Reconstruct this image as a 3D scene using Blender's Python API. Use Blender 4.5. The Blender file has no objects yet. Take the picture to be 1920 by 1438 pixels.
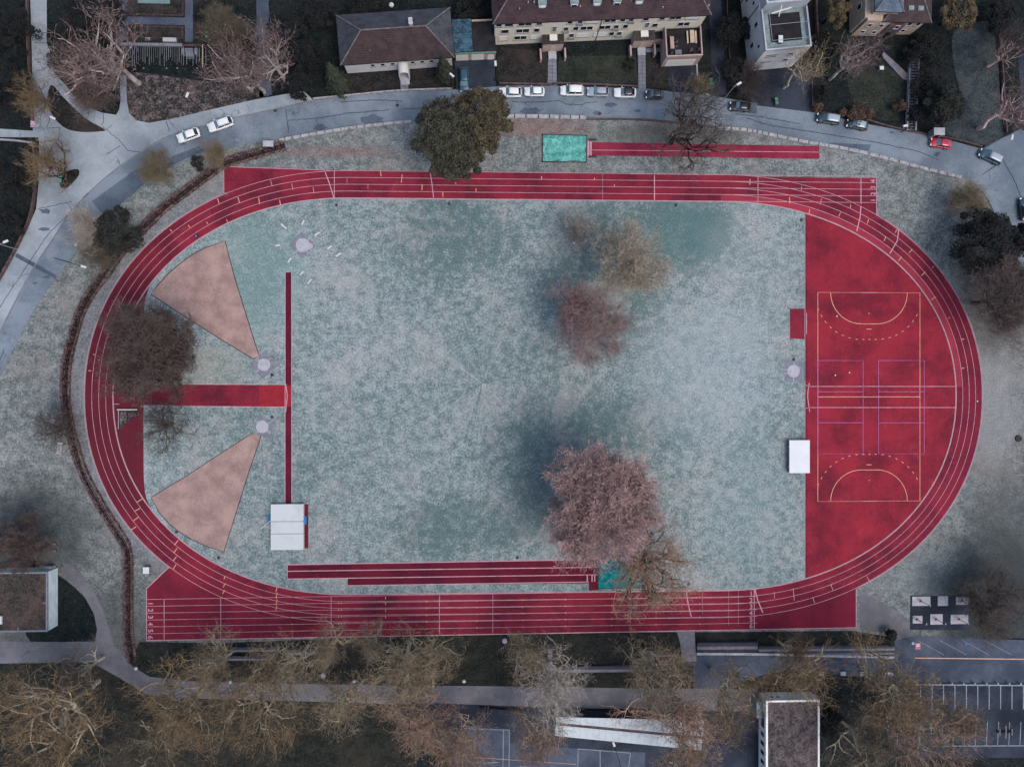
import bpy, math, random
from mathutils import Vector, Matrix
from mathutils.geometry import tessellate_polygon
S = bpy.context.scene
COL = S.collection
R = math.radians
PI = math.pi
# ------------------------------------------------------------------ camera, sky, sun, exposure
CAMH = 146.0
TILT = R(2.2)
cam = bpy.data.cameras.new('camera'); camo = bpy.data.objects.new('camera', cam); COL.objects.link(camo)
camo.location = (0, 0, CAMH); camo.rotation_euler = (0, -TILT, 0)
cam.sensor_width = 36; cam.lens = 36 * 1450 / 1920; cam.clip_end = 9000; cam.clip_start = 1
S.camera = camo
S.view_settings.view_transform = 'Standard'; S.view_settings.look = 'None'
S.view_settings.exposure = 1.62; S.view_settings.gamma = 1
w = bpy.data.worlds.new('World'); S.world = w; w.use_nodes = True
nt = w.node_tree; bg = nt.nodes['Background']
sky = nt.nodes.new('ShaderNodeTexSky'); sky.sky_type = 'NISHITA'; sky.sun_disc = False
SUN_EL, SUN_AZ = R(60), R(130)
sky.sun_elevation = SUN_EL; sky.sun_rotation = SUN_AZ; sky.dust_density = 3; sky.air_density = 1.0
nt.links.new(sky.outputs[0], bg.inputs[0]); bg.inputs[1].default_value = 0.14
sl = bpy.data.lights.new('sun', 'SUN'); sl.energy = 0.72; sl.angle = R(34); sl.color = (1, .95, .9)
so = bpy.data.objects.new('sun', sl); COL.objects.link(so)
so.rotation_euler = (PI / 2 - SUN_EL, 0, PI - SUN_AZ)
so.location = (60, -60, 200)

# ------------------------------------------------------------------ helpers
F = 1450.0
def G(px, py, z=0.0):                       # a pixel of the photograph to the world point at height z
    u = (px - 960) / F; v = (py - 719) / F
    x = math.sin(TILT) + u * math.cos(TILT); zz = -math.cos(TILT) + u * math.sin(TILT)
    s = (CAMH - z) / -zz
    return Vector((x * s, -v * s, z))
def lin(c):
    c /= 255
    return c / 12.92 if c <= .04045 else ((c + .055) / 1.055) ** 2.4
KC = (0.47, 0.455, 0.43)
def albedo(rgb): return tuple(min(.85, lin(c) * k) for c, k in zip(rgb, KC)) + (1,)

class N:                                     # small node helper
    def __init__(s, name):
        s.m = bpy.data.materials.new(name); s.m.use_nodes = True; s.t = s.m.node_tree
        s.b = s.t.nodes['Principled BSDF']; s.o = s.t.nodes['Material Output']
        g = s.t.nodes.new('ShaderNodeNewGeometry'); s.pos = g.outputs['Position']
    def n(s, ty): return s.t.nodes.new(ty)
    def l(s, a, b): s.t.links.new(a, b)
    def noise(s, scale, det=3, rough=.55, dist=0, vec=None):
        q = s.n('ShaderNodeTexNoise'); q.inputs['Scale'].default_value = scale; q.inputs['Detail'].default_value = det
        q.inputs['Roughness'].default_value = rough; q.inputs['Distortion'].default_value = dist
        s.l(vec or s.pos, q.inputs['Vector']); return q.outputs['Fac']
    def ramp(s, f, a, b, ca=0, cb=1):
        q = s.n('ShaderNodeMapRange'); q.interpolation_type = 'SMOOTHSTEP'
        for i, v in zip(('From Min', 'From Max', 'To Min', 'To Max'), (a, b, ca, cb)): q.inputs[i].default_value = v
        s.l(f, q.inputs['Value']); return q.outputs['Result']
    def math(s, op, a, b=None, clamp=False):
        q = s.n('ShaderNodeMath'); q.operation = op; q.use_clamp = clamp
        for i, v in enumerate((a, b)):
            if v is None: continue
            if hasattr(v, 'links'): s.l(v, q.inputs[i])
            else: q.inputs[i].default_value = v
        return q.outputs[0]
    def mix(s, f, a, b, mode='MIX'):
        q = s.n('ShaderNodeMix'); q.data_type = 'RGBA'; q.blend_type = mode
        for i, v in ((0, f), (6, a), (7, b)):
            if hasattr(v, 'links'): s.l(v, q.inputs[i])
            else: q.inputs[i].default_value = v
        return q.outputs[2]
    def blob(s, px, py, rx, ry, soft=.5, wob=.35):    # soft patch of ground tint or painted shade, ragged edge
        c = G(px, py)
        q = s.n('ShaderNodeVectorMath'); q.operation = 'SUBTRACT'; s.l(s.pos, q.inputs[0]); q.inputs[1].default_value = (c.x, c.y, 0)
        d = s.n('ShaderNodeVectorMath'); d.operation = 'DIVIDE'; s.l(q.outputs[0], d.inputs[0]); d.inputs[1].default_value = (rx * .1, ry * .1, 1000)
        e = s.n('ShaderNodeVectorMath'); e.operation = 'LENGTH'; s.l(d.outputs[0], e.inputs[0])
        k = s.math('ADD', e.outputs['Value'], s.math('MULTIPLY', s.math('SUBTRACT', s.noise(.22, 4), .5), wob * 2))
        return s.ramp(k, 1 + soft * .5, 1 - soft, 0, 1)
    def done(s, col, rough=.9, bump=None, bd=.05, spec=.0, metal=0):
        if hasattr(col, 'links'): s.l(col, s.b.inputs['Base Color'])
        else: s.b.inputs['Base Color'].default_value = col
        s.b.inputs['Roughness'].default_value = rough; s.b.inputs['Specular IOR Level'].default_value = spec
        s.b.inputs['Metallic'].default_value = metal
        if bump is not None:
            q = s.n('ShaderNodeBump'); q.inputs['Distance'].default_value = bd; q.inputs['Strength'].default_value = .6
            s.l(bump, q.inputs['Height']); s.l(q.outputs[0], s.b.inputs['Normal'])
        return s.m
def simple(name, rgb, rough=.8, var=.18, scale=1.5, fine=9, spec=.0, metal=0, bd=0):
    k = N(name); c = albedo(rgb)
    a = tuple(v * (1 - var) for v in c[:3]) + (1,); b = tuple(min(.9, v * (1 + var)) for v in c[:3]) + (1,)
    f = k.noise(scale, 4); g = k.noise(fine, 3)
    t = k.math('ADD', k.math('MULTIPLY', f, .6), k.math('MULTIPLY', g, .4))
    return k.done(k.mix(k.ramp(t, .35, .65), a, b), rough, g if bd else None, bd, spec, metal)

def tag(o, label=None, cat=None, group=None, kind=None):
    if label: o['label'] = label
    if cat: o['category'] = cat
    if group: o['group'] = group
    if kind: o['kind'] = kind
    return o
def thing(name, label, cat, loc=(0, 0, 0), rz=0, group=None):
    o = bpy.data.objects.new(name, None); COL.objects.link(o); o.location = loc; o.rotation_euler = (0, 0, rz)
    o.empty_display_size = .5
    return tag(o, label, cat, group)
def base_of(p):
    while p.parent: p = p.parent
    return Vector(p.location)
class MB:
    def __init__(s): s.v = []; s.f = []; s.mi = []
    def face(s, pts, mi=0):
        n = len(s.v); s.v += [tuple(p) for p in pts]; s.f.append(tuple(range(n, n + len(pts)))); s.mi.append(mi)
    def box(s, c, d, rz=0, mi=0, top=1.0):
        n = len(s.v); ca, sa = math.cos(rz), math.sin(rz)
        for z in (-1, 1):
            t = top if z > 0 else 1
            for x, y in ((-1, -1), (1, -1), (1, 1), (-1, 1)):
                X = x * d[0] / 2 * t; Y = y * d[1] / 2 * t
                s.v.append((c[0] + X * ca - Y * sa, c[1] + X * sa + Y * ca, c[2] + z * d[2] / 2))
        for q in ((0, 3, 2, 1), (4, 5, 6, 7), (0, 1, 5, 4), (1, 2, 6, 5), (2, 3, 7, 6), (3, 0, 4, 7)):
            s.f.append(tuple(n + i for i in q)); s.mi.append(mi)
        return s
    def tube(s, p0, p1, r0, r1=None, n=6, caps=True, mi=0):
        p0 = Vector(p0); p1 = Vector(p1); r1 = r0 if r1 is None else r1
        d = (p1 - p0).normalized() if (p1 - p0).length > 1e-6 else Vector((0, 0, 1))
        a = d.orthogonal().normalized(); b = d.cross(a); k = len(s.v)
        for p, r in ((p0, r0), (p1, r1)):
            for i in range(n):
                t = 2 * PI * i / n; s.v.append(tuple(p + (a * math.cos(t) + b * math.sin(t)) * r))
        for i in range(n):
            j = (i + 1) % n; s.f.append((k + i, k + j, k + n + j, k + n + i)); s.mi.append(mi)
        if caps:
            s.f.append(tuple(k + i for i in range(n))[::-1]); s.mi.append(mi)
            s.f.append(tuple(k + n + i for i in range(n))); s.mi.append(mi)
        return s
    def prism(s, pts, z0, z1, mi=0, bottom=True):
        pts = [Vector((p[0], p[1], 0)) for p in pts]; n = len(pts)
        A = sum(pts[i].x * pts[(i + 1) % n].y - pts[(i + 1) % n].x * pts[i].y for i in range(n))
        if A < 0: pts.reverse()
        k = len(s.v)
        for z in (z0, z1): s.v += [(p.x, p.y, z) for p in pts]
        for i in range(n):
            j = (i + 1) % n; s.f.append((k + i, k + j, k + n + j, k + n + i)); s.mi.append(mi)
        for t in tessellate_polygon([pts]):
            t = list(t); a, b, c = (pts[i] for i in t)
            if (b - a).cross(c - a).z < 0: t.reverse()
            s.f.append(tuple(k + n + i for i in t)); s.mi.append(mi)
            if bottom: s.f.append(tuple(k + i for i in reversed(t))); s.mi.append(mi)
        return s
    def flat(s, pts, z, mi=0):
        pts = [Vector((p[0], p[1], 0)) for p in pts]; k = len(s.v); s.v += [(p.x, p.y, z) for p in pts]
        for t in tessellate_polygon([pts]):
            t = list(t); a, b, c = (pts[i] for i in t)
            if (b - a).cross(c - a).z < 0: t.reverse()
            s.f.append(tuple(k + i for i in t)); s.mi.append(mi)
        return s
    def strip(s, pts, w, z, closed=False, mi=0):          # a painted line
        P = [Vector((p[0], p[1], 0)) for p in pts]; n = len(P); k = len(s.v)
        for i in range(n):
            a = P[i - 1] if (i or closed) else P[i]; b = P[(i + 1) % n] if (i < n - 1 or closed) else P[i]
            t = (b - a).normalized(); q = Vector((-t.y, t.x, 0)) * w / 2
            s.v += [(P[i].x + q.x, P[i].y + q.y, z), (P[i].x - q.x, P[i].y - q.y, z)]
        for i in range(n if closed else n - 1):
            a = k + 2 * i; b = k + 2 * ((i + 1) % n); s.f.append((a, a + 1, b + 1, b)); s.mi.append(mi)
        return s
    def sphere(s, c, r, n=8, m=5, sz=1, mi=0):
        k = len(s.v)
        for i in range(m + 1):
            t = PI * i / m
            for j in range(n):
                a = 2 * PI * j / n; s.v.append((c[0] + r * math.sin(t) * math.cos(a), c[1] + r * math.sin(t) * math.sin(a), c[2] + r * sz * math.cos(t)))
        for i in range(m):
            for j in range(n):
                a = k + i * n + j; b = k + i * n + (j + 1) % n; s.f.append((a, a + n, b + n, b)); s.mi.append(mi)
        return s
    def build(s, name, mat, parent=None, smooth=False):
        me = bpy.data.meshes.new(name)
        off = base_of(parent) if parent else Vector((0, 0, 0))
        me.from_pydata([(x - off.x, y - off.y, z - off.z) for x, y, z in s.v], [], s.f)
        mats = mat if isinstance(mat, (list, tuple)) else [mat]
        for q in mats: me.materials.append(q)
        if len(mats) > 1: me.polygons.foreach_set('material_index', s.mi)
        if smooth: me.polygons.foreach_set('use_smooth', [True] * len(me.polygons))
        me.update()
        o = bpy.data.objects.new(name, me); COL.objects.link(o)
        if parent: o.parent = parent
        return o
def copy_tree(o, parent=None):
    c = o.copy(); COL.objects.link(c); c.parent = parent
    for ch in list(o.children): copy_tree(ch, c)
    return c
def smooth_px(pts, n=6, closed=False):
    P = [Vector((p[0], p[1])) for p in pts]; out = []; m = len(P)
    for i in range(m if closed else m - 1):
        g = (lambda k: P[k % m]) if closed else (lambda k: P[max(0, min(m - 1, k))])
        a, b, c, d = g(i - 1), g(i), g(i + 1), g(i + 2)
        for j in range(n):
            t = j / n
            out.append(.5 * ((2 * b) + (c - a) * t + (2 * a - 5 * b + 4 * c - d) * t * t + (3 * b - a - 3 * c + d) * t ** 3))
    if not closed: out.append(P[-1])
    return out
def W(pts, z=0): return [G(p[0], p[1], z) for p in pts]
def sheet(name, pts, z, mat, smooth=0, parent=None, kind='structure', label=None):
    if smooth: pts = smooth_px(pts, smooth, True)
    o = MB().flat(W(pts), z).build(name, mat, parent)
    if parent is None: tag(o, kind=kind, label=label)
    return o

# ------------------------------------------------------------------ materials
GK = 1.30                                    # grass colours are picked before the darkening by tufts
def grass_mat(name, dark, light, warm, warm_amt=.35, blobs=(), big=.05, lo=.42, hi=.6, drk=(), bdet=.10):
    k = N(name); albedo = lambda c: tuple(min(.8, v * GK) for v in globals()['albedo'](c)[:3]) + (1,)
    a = k.noise(big, 4, .6, .4); b = k.noise(.55, 6, .74); c = k.noise(2.4, 4, .8)
    t = k.math('ADD', k.math('ADD', k.math('MULTIPLY', a, .15), k.math('MULTIPLY', b, .42)), k.math('MULTIPLY', c, .43))
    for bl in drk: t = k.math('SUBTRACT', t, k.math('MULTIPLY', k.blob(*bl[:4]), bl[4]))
    col = k.mix(k.ramp(t, lo, hi), albedo(dark), albedo(light))
    wn = k.ramp(k.math('ADD', k.math('MULTIPLY', k.noise(.09, 4, .6), .6), k.math('MULTIPLY', k.noise(.8, 4, .7), .4)), .48, .62)
    col = k.mix(k.math('MULTIPLY', wn, warm_amt), col, albedo(warm))
    for bl in blobs: col = k.mix(k.math('MULTIPLY', k.blob(*bl[:4]), bl[4]), col, albedo(bl[5]))
    sp = k.ramp(k.noise(5.5, 2, .9), .27, .36)         # tufts
    col = k.mix(k.ramp(k.noise(4.2, 3, .85), .32, .66, .50, 0), col, (0.010, .018, .016, 1))
    k2 = k.ramp(k.noise(7.5, 2, .6), .66, .74)
    col = k.mix(k.math('MULTIPLY', k2, .5), col, albedo((205, 200, 200)))
    return k.done(col, .95, c, bdet, 0)
def tartan(name, base, dark, lightc, blobs=()):
    k = N(name)
    t = k.math('ADD', k.math('MULTIPLY', k.noise(.16, 5, .62), .6), k.math('MULTIPLY', k.noise(3.0, 4, .8), .4))
    col = k.mix(k.ramp(t, .36, .60), albedo(dark), albedo(base))
    st = k.ramp(k.noise(.35, 6, .7, .6), .56, .74)
    col = k.mix(k.math('MULTIPLY', st, .35), col, albedo(lightc))
    mp = k.n('ShaderNodeMapping'); mp.inputs['Scale'].default_value = (.9, .06, 1); k.l(k.pos, mp.inputs['Vector'])
    s2 = k.ramp(k.noise(1.0, 5, .6, 0, mp.outputs[0]), .45, .75)
    col = k.mix(k.math('MULTIPLY', s2, .20), col, albedo(dark))
    for bl in blobs: col = k.mix(k.math('MULTIPLY', k.blob(*bl[:4]), bl[4]), col, albedo(bl[5]))
    g = k.noise(9, 3, .8); col = k.mix(k.ramp(g, .62, .80, 0, .35), col, albedo(lightc))
    col = k.mix(k.ramp(g, .40, .22, 0, .45), col, albedo((50, 12, 24)))
    return k.done(col, .85, g, .02, .02)
def asphalt(name, rgb, rgb2, crack=.5):
    k = N(name)
    t = k.math('ADD', k.math('MULTIPLY', k.noise(.12, 5, .65), .7), k.math('MULTIPLY', k.noise(3.5, 4, .8), .3))
    col = k.mix(k.ramp(t, .4, .62), albedo(rgb), albedo(rgb2))
    v = k.n('ShaderNodeTexVoronoi'); v.feature = 'DISTANCE_TO_EDGE'; v.inputs['Scale'].default_value = .07
    q = k.n('ShaderNodeVectorMath'); q.operation = 'ADD'
    nz = k.n('ShaderNodeTexNoise'); nz.inputs['Scale'].default_value = .35; nz.inputs['Detail'].default_value = 5; k.l(k.pos, nz.inputs['Vector'])
    sc = k.n('ShaderNodeVectorMath'); sc.operation = 'SCALE'; sc.inputs['Scale'].default_value = 6; k.l(nz.outputs['Color'], sc.inputs[0])
    k.l(k.pos, q.inputs[0]); k.l(sc.outputs[0], q.inputs[1]); k.l(q.outputs[0], v.inputs['Vector'])
    cr = k.math('MULTIPLY', k.ramp(v.outputs['Distance'], .006, .002), k.ramp(k.noise(.1, 2), .48, .56))
    col = k.mix(k.math('MULTIPLY', cr, crack), col, albedo((45, 45, 55)))
    st = k.ramp(k.noise(.5, 5, .7, 1), .62, .72)
    col = k.mix(k.math('MULTIPLY', st, .4), col, albedo(tuple(c * .6 for c in rgb)))
    return k.done(col, .9, k.noise(12, 2), .01, .03)
M = {}
M['ground'] = grass_mat('dark_ground', (10, 13, 16), (34, 36, 38), (48, 42, 43), .45)
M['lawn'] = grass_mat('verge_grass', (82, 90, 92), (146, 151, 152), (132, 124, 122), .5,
    blobs=((1880, 720, 90, 300, .35, (120, 112, 108)), (1880, 1130, 170, 150, .85, (38, 44, 46)), (1890, 990, 110, 120, .6, (66, 70, 74)), (1865, 760, 60, 120, .5, (146, 148, 152)), (1700, 1070, 110, 50, .3, (112, 122, 126)), (60, 1000, 130, 110, .7, (50, 54, 58)), (150, 1200, 200, 120, .6, (58, 62, 64)),  # bottom-left patches paint vignette darkening into the verge colour
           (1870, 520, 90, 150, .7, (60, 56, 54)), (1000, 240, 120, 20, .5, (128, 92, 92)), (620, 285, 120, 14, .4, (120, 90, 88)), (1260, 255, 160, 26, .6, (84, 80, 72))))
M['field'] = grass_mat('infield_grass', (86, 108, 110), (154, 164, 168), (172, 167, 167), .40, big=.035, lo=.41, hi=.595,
    drk=((850, 440, 130, 90, .06), (1290, 430, 90, 80, .12), (1130, 520, 130, 150, .06), (1030, 890, 130, 140, .06), (850, 990, 130, 60, .06), (1230, 790, 110, 70, .05), (1060, 800, 150, 80, .04), (480, 500, 70, 130, .05)),  # darker grass; beside the trees, their soft shade is painted in
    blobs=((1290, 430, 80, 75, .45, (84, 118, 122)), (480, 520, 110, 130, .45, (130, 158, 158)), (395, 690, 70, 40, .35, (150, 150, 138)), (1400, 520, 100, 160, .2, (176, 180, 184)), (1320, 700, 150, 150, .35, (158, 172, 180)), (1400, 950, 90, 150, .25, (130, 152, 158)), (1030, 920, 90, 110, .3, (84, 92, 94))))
M['tartan'] = tartan('tartan_red', (138, 45, 62), (90, 35, 50), (162, 80, 94), blobs=((190, 720, 150, 330, .85, (92, 38, 50)), (330, 1130, 120, 60, .4, (112, 34, 54)), (1500, 1150, 160, 60, .5, (104, 32, 52)), (1830, 700, 60, 300, .3, (104, 34, 54))))  # left bend patch paints the vignetted, darker side into the red
M['tartan_d'] = tartan('tartan_court', (152, 47, 62), (104, 37, 52), (170, 76, 86))
M['tartan_dark'] = tartan('tartan_worn_dark', (106, 34, 52), (74, 28, 44), (150, 52, 66))
M['tartan_pink'] = tartan('tartan_faded_pink', (146, 52, 74), (108, 36, 58), (168, 92, 108))
M['tartan_lane'] = tartan('tartan_lane_one', (160, 60, 76), (132, 50, 66), (174, 90, 100))
M['line'] = simple('white_line_paint', (196, 150, 164), .7, .18, .8)
M['line_p'] = simple('pink_worn_line_paint', (205, 130, 150), .7, .2, .8)
M['line_y'] = simple('ochre_line_paint', (212, 164, 136), .7, .15, 1)
M['line_v'] = simple('violet_line_paint', (184, 112, 172), .7, .15, 1)
M['line_w'] = simple('parking_line_paint', (142, 152, 164), .7, .25, 1)
M['kerb'] = simple('concrete_kerb', (152, 146, 152), .9, .2, 1)
M['road'] = asphalt('road_asphalt', (100, 113, 127), (130, 142, 155))
M['pave'] = asphalt('pavement_asphalt', (130, 141, 152), (160, 170, 180), .7)
M['dark_asphalt'] = asphalt('dark_asphalt', (40, 45, 56), (62, 69, 83), .4)
M['mid_asphalt'] = asphalt('yard_asphalt', (62, 70, 86), (88, 97, 114), .4)
M['patch'] = asphalt('asphalt_patch', (72, 84, 100), (96, 110, 126), .3)
M['path'] = asphalt('park_path', (94, 96, 103), (122, 122, 130), .3)
M['slab'] = simple('concrete_slab', (124, 128, 140), .9, .2, 1.2)
M['slab_lt'] = simple('light_concrete', (170, 172, 182), .9, .15, 1.2)
M['step'] = simple('old_concrete', (124, 122, 132), .9, .25, 1.2)
M['gravel'] = simple('pink_clay_grit', (158, 134, 130), .95, .24, .35, 5, bd=.05)
M['border'] = simple('dark_timber_border', (72, 62, 64), .9, .3, 2)
M['white'] = simple('white_paint', (205, 208, 212), .6, .06, 1)
M['steel'] = simple('galvanised_steel', (165, 170, 178), .5, .1, 1, metal=.3)
M['dark'] = simple('dark_metal', (34, 36, 42), .6, .2, 2)
M['black'] = simple('black_rubber', (20, 20, 24), .8, .1, 2)
M['leafbed'] = grass_mat('garden_bed', (20, 19, 21), (54, 47, 48), (80, 66, 64), .4)
M['band'] = grass_mat('violet_grey_grit', (96, 99, 104), (138, 141, 147), (128, 122, 120), .5)
M['litter'] = grass_mat('leaf_litter', (36, 33, 35), (134, 122, 124), (116, 98, 96), .4, lo=.46, hi=.62)
M['glawn'] = grass_mat('garden_lawn', (26, 29, 28), (54, 57, 51), (66, 62, 52), .4)
M['glawn2'] = grass_mat('garden_lawn_grey', (38, 44, 50), (72, 78, 82), (80, 77, 70), .4)
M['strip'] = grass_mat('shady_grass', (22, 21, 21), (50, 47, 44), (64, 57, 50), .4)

# ------------------------------------------------------------------ setting: ground sheets
g = MB().flat([(-2500, -2500), (2500, -2500), (2500, 2500), (-2500, 2500)], -.02).build('ground', M['ground']); tag(g, kind='structure')
road_in = [(-60, 800), (0, 706), (25, 655), (57, 592), (105, 520), (150, 466), (207, 400), (252, 361), (280, 338), (333, 307), (380, 290), (430, 278), (480, 267), (525, 261), (640, 242), (755, 227), (860, 220), (960, 217), (1098, 219), (1198, 223), (1285, 230), (1360, 239), (1440, 250), (1515, 266), (1590, 278), (1665, 297), (1740, 317), (1800, 331), (1828, 344), (1852, 372), (1870, 412), (1890, 470), (1960, 560)]
lawn_px = road_in + [(1990, 560), (1990, 1196), (1690, 1196), (1600, 1183), (1000, 1186), (640, 1192), (560, 1205), (400, 1215), (262, 1240), (215, 1240), (100, 1240), (-60, 1240)]
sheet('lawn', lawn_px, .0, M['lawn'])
sheet('road', road_in + [(1990, 520), (1990, 225), (1920, 238), (1842, 280), (1790, 266), (1722, 251), (1615, 231), (1520, 209), (1440, 198), (1310, 176), (1250, 171), (1210, 167), (1027, 161), (960, 161), (855, 168), (745, 172), (587, 189), (480, 210), (425, 221), (375, 235), (320, 251), (262, 284), (210, 321), (165, 361), (125, 405), (100, 445), (60, 505), (20, 580), (-10, 640), (-60, 720)], .03, M['road'])
sheet('pavement', [(-60, 640), (-10, 530), (33, 466), (52, 430), (68, 392), (72, 350), (74, 270), (72, 258), (-30, 258), (-30, 240), (62, 246), (62, 200), (60, 100), (57, 0), (57, -40), (88, -40), (88, 0), (88, 82), (98, 107), (102, 140), (120, 156), (140, 180), (165, 202), (192, 212), (218, 216), (224, 205), (226, 190), (225, 142), (237, 142), (238, 190), (242, 212), (255, 226), (280, 231), (320, 224), (400, 205), (480, 187), (570, 171), (588, 189), (480, 214), (425, 225), (375, 239), (320, 255), (262, 288), (210, 325), (165, 365), (120, 415), (60, 510), (20, 585), (-10, 645), (-60, 730)], .05, M['pave'])
sheet('garden_bed', [(98, 160), (120, 184), (160, 222), (196, 243), (190, 247), (150, 248), (118, 238), (92, 205), (90, 180)], .12, M['leafbed'], 3)
sheet('garden_bed', [(118, 332), (126, 322), (146, 318), (148, 330), (130, 350), (118, 354), (112, 345)], .12, M['leafbed'], 3)
sheet('leaf_litter', [(234, 138), (330, 146), (420, 158), (486, 168), (486, 190), (400, 208), (320, 229), (280, 236), (250, 230), (236, 210), (234, 190)], .03, M['litter'], 3)
sheet('asphalt_patch', [(172, 378), (252, 320), (333, 290), (372, 275), (385, 283), (330, 307), (280, 338), (252, 361), (207, 400), (190, 399)], .036, M['patch'])
sheet('asphalt_patch', [(1555, 268), (1633, 272), (1628, 284), (1600, 278), (1560, 272)], .036, M['patch'])
sheet('asphalt_patch', [(1404, 192), (1420, 194), (1418, 214), (1402, 213)], .036, M['patch'])
mk = MB()
for seg in (((30, 478), (105, 520)),): mk.strip(W(seg), .75, .06)
mk.build('repair_trench', M['patch']); tag(bpy.data.objects['repair_trench'], kind='structure')
sheet('garden_bed', [(60, 1050), (112, 1080), (134, 1096), (162, 1124), (178, 1158), (182, 1198), (150, 1206), (60, 1206), (40, 1120)], .012, M['ground'], 4)
# kerb between pavement and road (a real step)
kb = MB()
kp = W(smooth_px([(-10, 643), (20, 583), (60, 508), (100, 448), (125, 408), (165, 364), (210, 324), (262, 287), (320, 254), (375, 238), (425, 224), (480, 213), (560, 195), (588, 189)], 5))
for a, b in zip(kp, kp[1:]):
    c = (a + b) / 2; kb.box((c.x, c.y, .06), ((b - a).length + .02, .16, .12), math.atan2(b.y - a.y, b.x - a.x))
tag(kb.build('kerb', M['step']), kind='structure')
# cracks in the tarmac, tar-sealed
ck = MB()
rc = random.Random(4)
def crack(pts, w=.09):
    P = []
    for a, b in zip(pts, pts[1:]):
        m = max(2, int(math.dist(a, b) / 3))
        for i in range(m): P.append((a[0] + (b[0] - a[0]) * i / m + rc.uniform(-.8, .8), a[1] + (b[1] - a[1]) * i / m + rc.uniform(-.8, .8)))
    P.append(pts[-1]); ck.strip(W(P), w, .064)
for c in ([(192, 238), (205, 248), (222, 262), (240, 283), (262, 286)], [(75, 268), (110, 262), (112, 240), (88, 242), (96, 215)], [(110, 262), (120, 276)], [(200, 243), (210, 235)], [(225, 274), (200, 290)],
          [(540, 227), (600, 222), (636, 216), (650, 213), (730, 207)], [(755, 205), (800, 202)], [(960, 192), (1020, 192), (1030, 190), (1050, 190), (1060, 196), (1090, 197), (1098, 193), (1120, 192)],
          [(1380, 214), (1440, 222), (1500, 233)], [(1400, 222), (1440, 235), (1560, 254), (1640, 267), (1720, 284), (1760, 300)], [(70, 393), (135, 378)], [(0, 576), (30, 530), (90, 440), (130, 400), (165, 362)], [(1850, 372), (1862, 395)],
          [(193, 212), (195, 230), (190, 236)], [(312, 228), (318, 248)], [(1840, 330), (1880, 300), (1905, 345), (1915, 372)], [(0, 675), (6, 660), (8, 655)], [(536, 206), (541, 250)], [(640, 192), (700, 188), (755, 190)], [(65, 80), (88, 82), (88, 62), (75, 60)]): crack(c)
tag(ck.build('tar_seam', M['dark']), kind='structure')
sp = MB()
for px, py, r in ((85, 397, .9), (83, 430, .7), (88, 520, .5), (66, 531, .35), (1145, 198, .8), (1148, 195, .5), (1000, 208, 1.2), (1120, 212, .7), (1195, 208, .5), (1755, 292, .5), (1758, 288, .4), (700, 226, 1.6), (600, 240, 1.0), (516, 208, .35), (322, 306, .3), (745, 192, .25), (1672, 249, .35), (985, 210, 1.0)):
    c = G(px, py); n = 14; sp.flat([(c.x + r * (1 + rc.uniform(-.45, .3)) * 1.3 * math.cos(2 * PI * i / n), c.y + r * (1 + rc.uniform(-.45, .3)) * .6 * math.sin(2 * PI * i / n)) for i in range(n)], .065 + rc.random() * .004)
tag(sp.build('oil_stain', M['patch']), kind='structure')

# south side: paths, yards
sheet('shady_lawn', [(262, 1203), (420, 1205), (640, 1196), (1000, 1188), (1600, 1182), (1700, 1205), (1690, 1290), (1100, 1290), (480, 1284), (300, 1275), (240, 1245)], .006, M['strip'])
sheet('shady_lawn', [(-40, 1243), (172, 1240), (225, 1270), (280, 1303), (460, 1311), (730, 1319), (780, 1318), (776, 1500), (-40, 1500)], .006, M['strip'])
sheet('path', [(-40, 1202), (120, 1203), (178, 1202), (182, 1180), (176, 1150), (155, 1112), (125, 1082), (112, 1066), (128, 1056), (160, 1084), (185, 1125), (202, 1168), (216, 1212), (248, 1248), (280, 1268), (350, 1276), (450, 1279), (700, 1284), (940, 1286), (1200, 1290), (1420, 1290), (1420, 1334), (1000, 1327), (780, 1318), (730, 1319), (460, 1311), (330, 1308), (276, 1302), (225, 1271), (172, 1241), (-40, 1244)], .02, M['path'])
sheet('yard', [(773, 1316), (1040, 1326), (1430, 1334), (1430, 1500), (860, 1500), (840, 1420), (800, 1360)], .03, M['dark_asphalt'])
sheet('sports_court', [(868, 1362), (955, 1366), (955, 1392), (1075, 1402), (1210, 1410), (1205, 1520), (850, 1520), (855, 1420)], .04, M['mid_asphalt'])
sheet('road', [(1300, 1226), (1440, 1224), (1674, 1229), (1677, 1200), (1712, 1192), (1990, 1202), (1990, 1295), (1700, 1290), (1640, 1270), (1500, 1258), (1440, 1262), (1400, 1275), (1370, 1290), (1300, 1290)], .03, M['mid_asphalt'])
sheet('parking_lot', [(1690, 1278), (1990, 1280), (1990, 1420), (1700, 1420), (1660, 1380), (1670, 1320)], .036, M['dark_asphalt'])
sheet('concrete_ramp', [(1268, 1181), (1302, 1180), (1306, 1240), (1280, 1240), (1275, 1205)], .034, M['step'])
sheet('path', [(1640, 1120), (1690, 1150), (1712, 1172), (1712, 1200), (1680, 1200), (1660, 1185), (1612, 1180), (1610, 1105)], .02, M['path'])
pl = MB()
def L(z, *pts, w=.12): pl.strip(W(pts), w, z)
L(.05, (1712, 1283), (1990, 1285), w=.22)
for i in range(14): L(.056, (1726 + i * 21.4, 1284), (1726 + i * 21.4, 1329), w=.16)
for i in range(15): L(.056, (1684 + i * 20.9, 1353), (1682 + i * 20.9, 1396))
L(.05, (1750, 1398), (1990, 1397), w=.16)
for i in range(4): L(.05, (1720 + i * 42, 1200), (1770 + i * 42, 1227), w=.07)
L(.056, (955, 1368), (954, 1500)); L(.056, (944, 1367), (943, 1438)); L(.05, (868, 1365), (955, 1368), w=.09)
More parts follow.
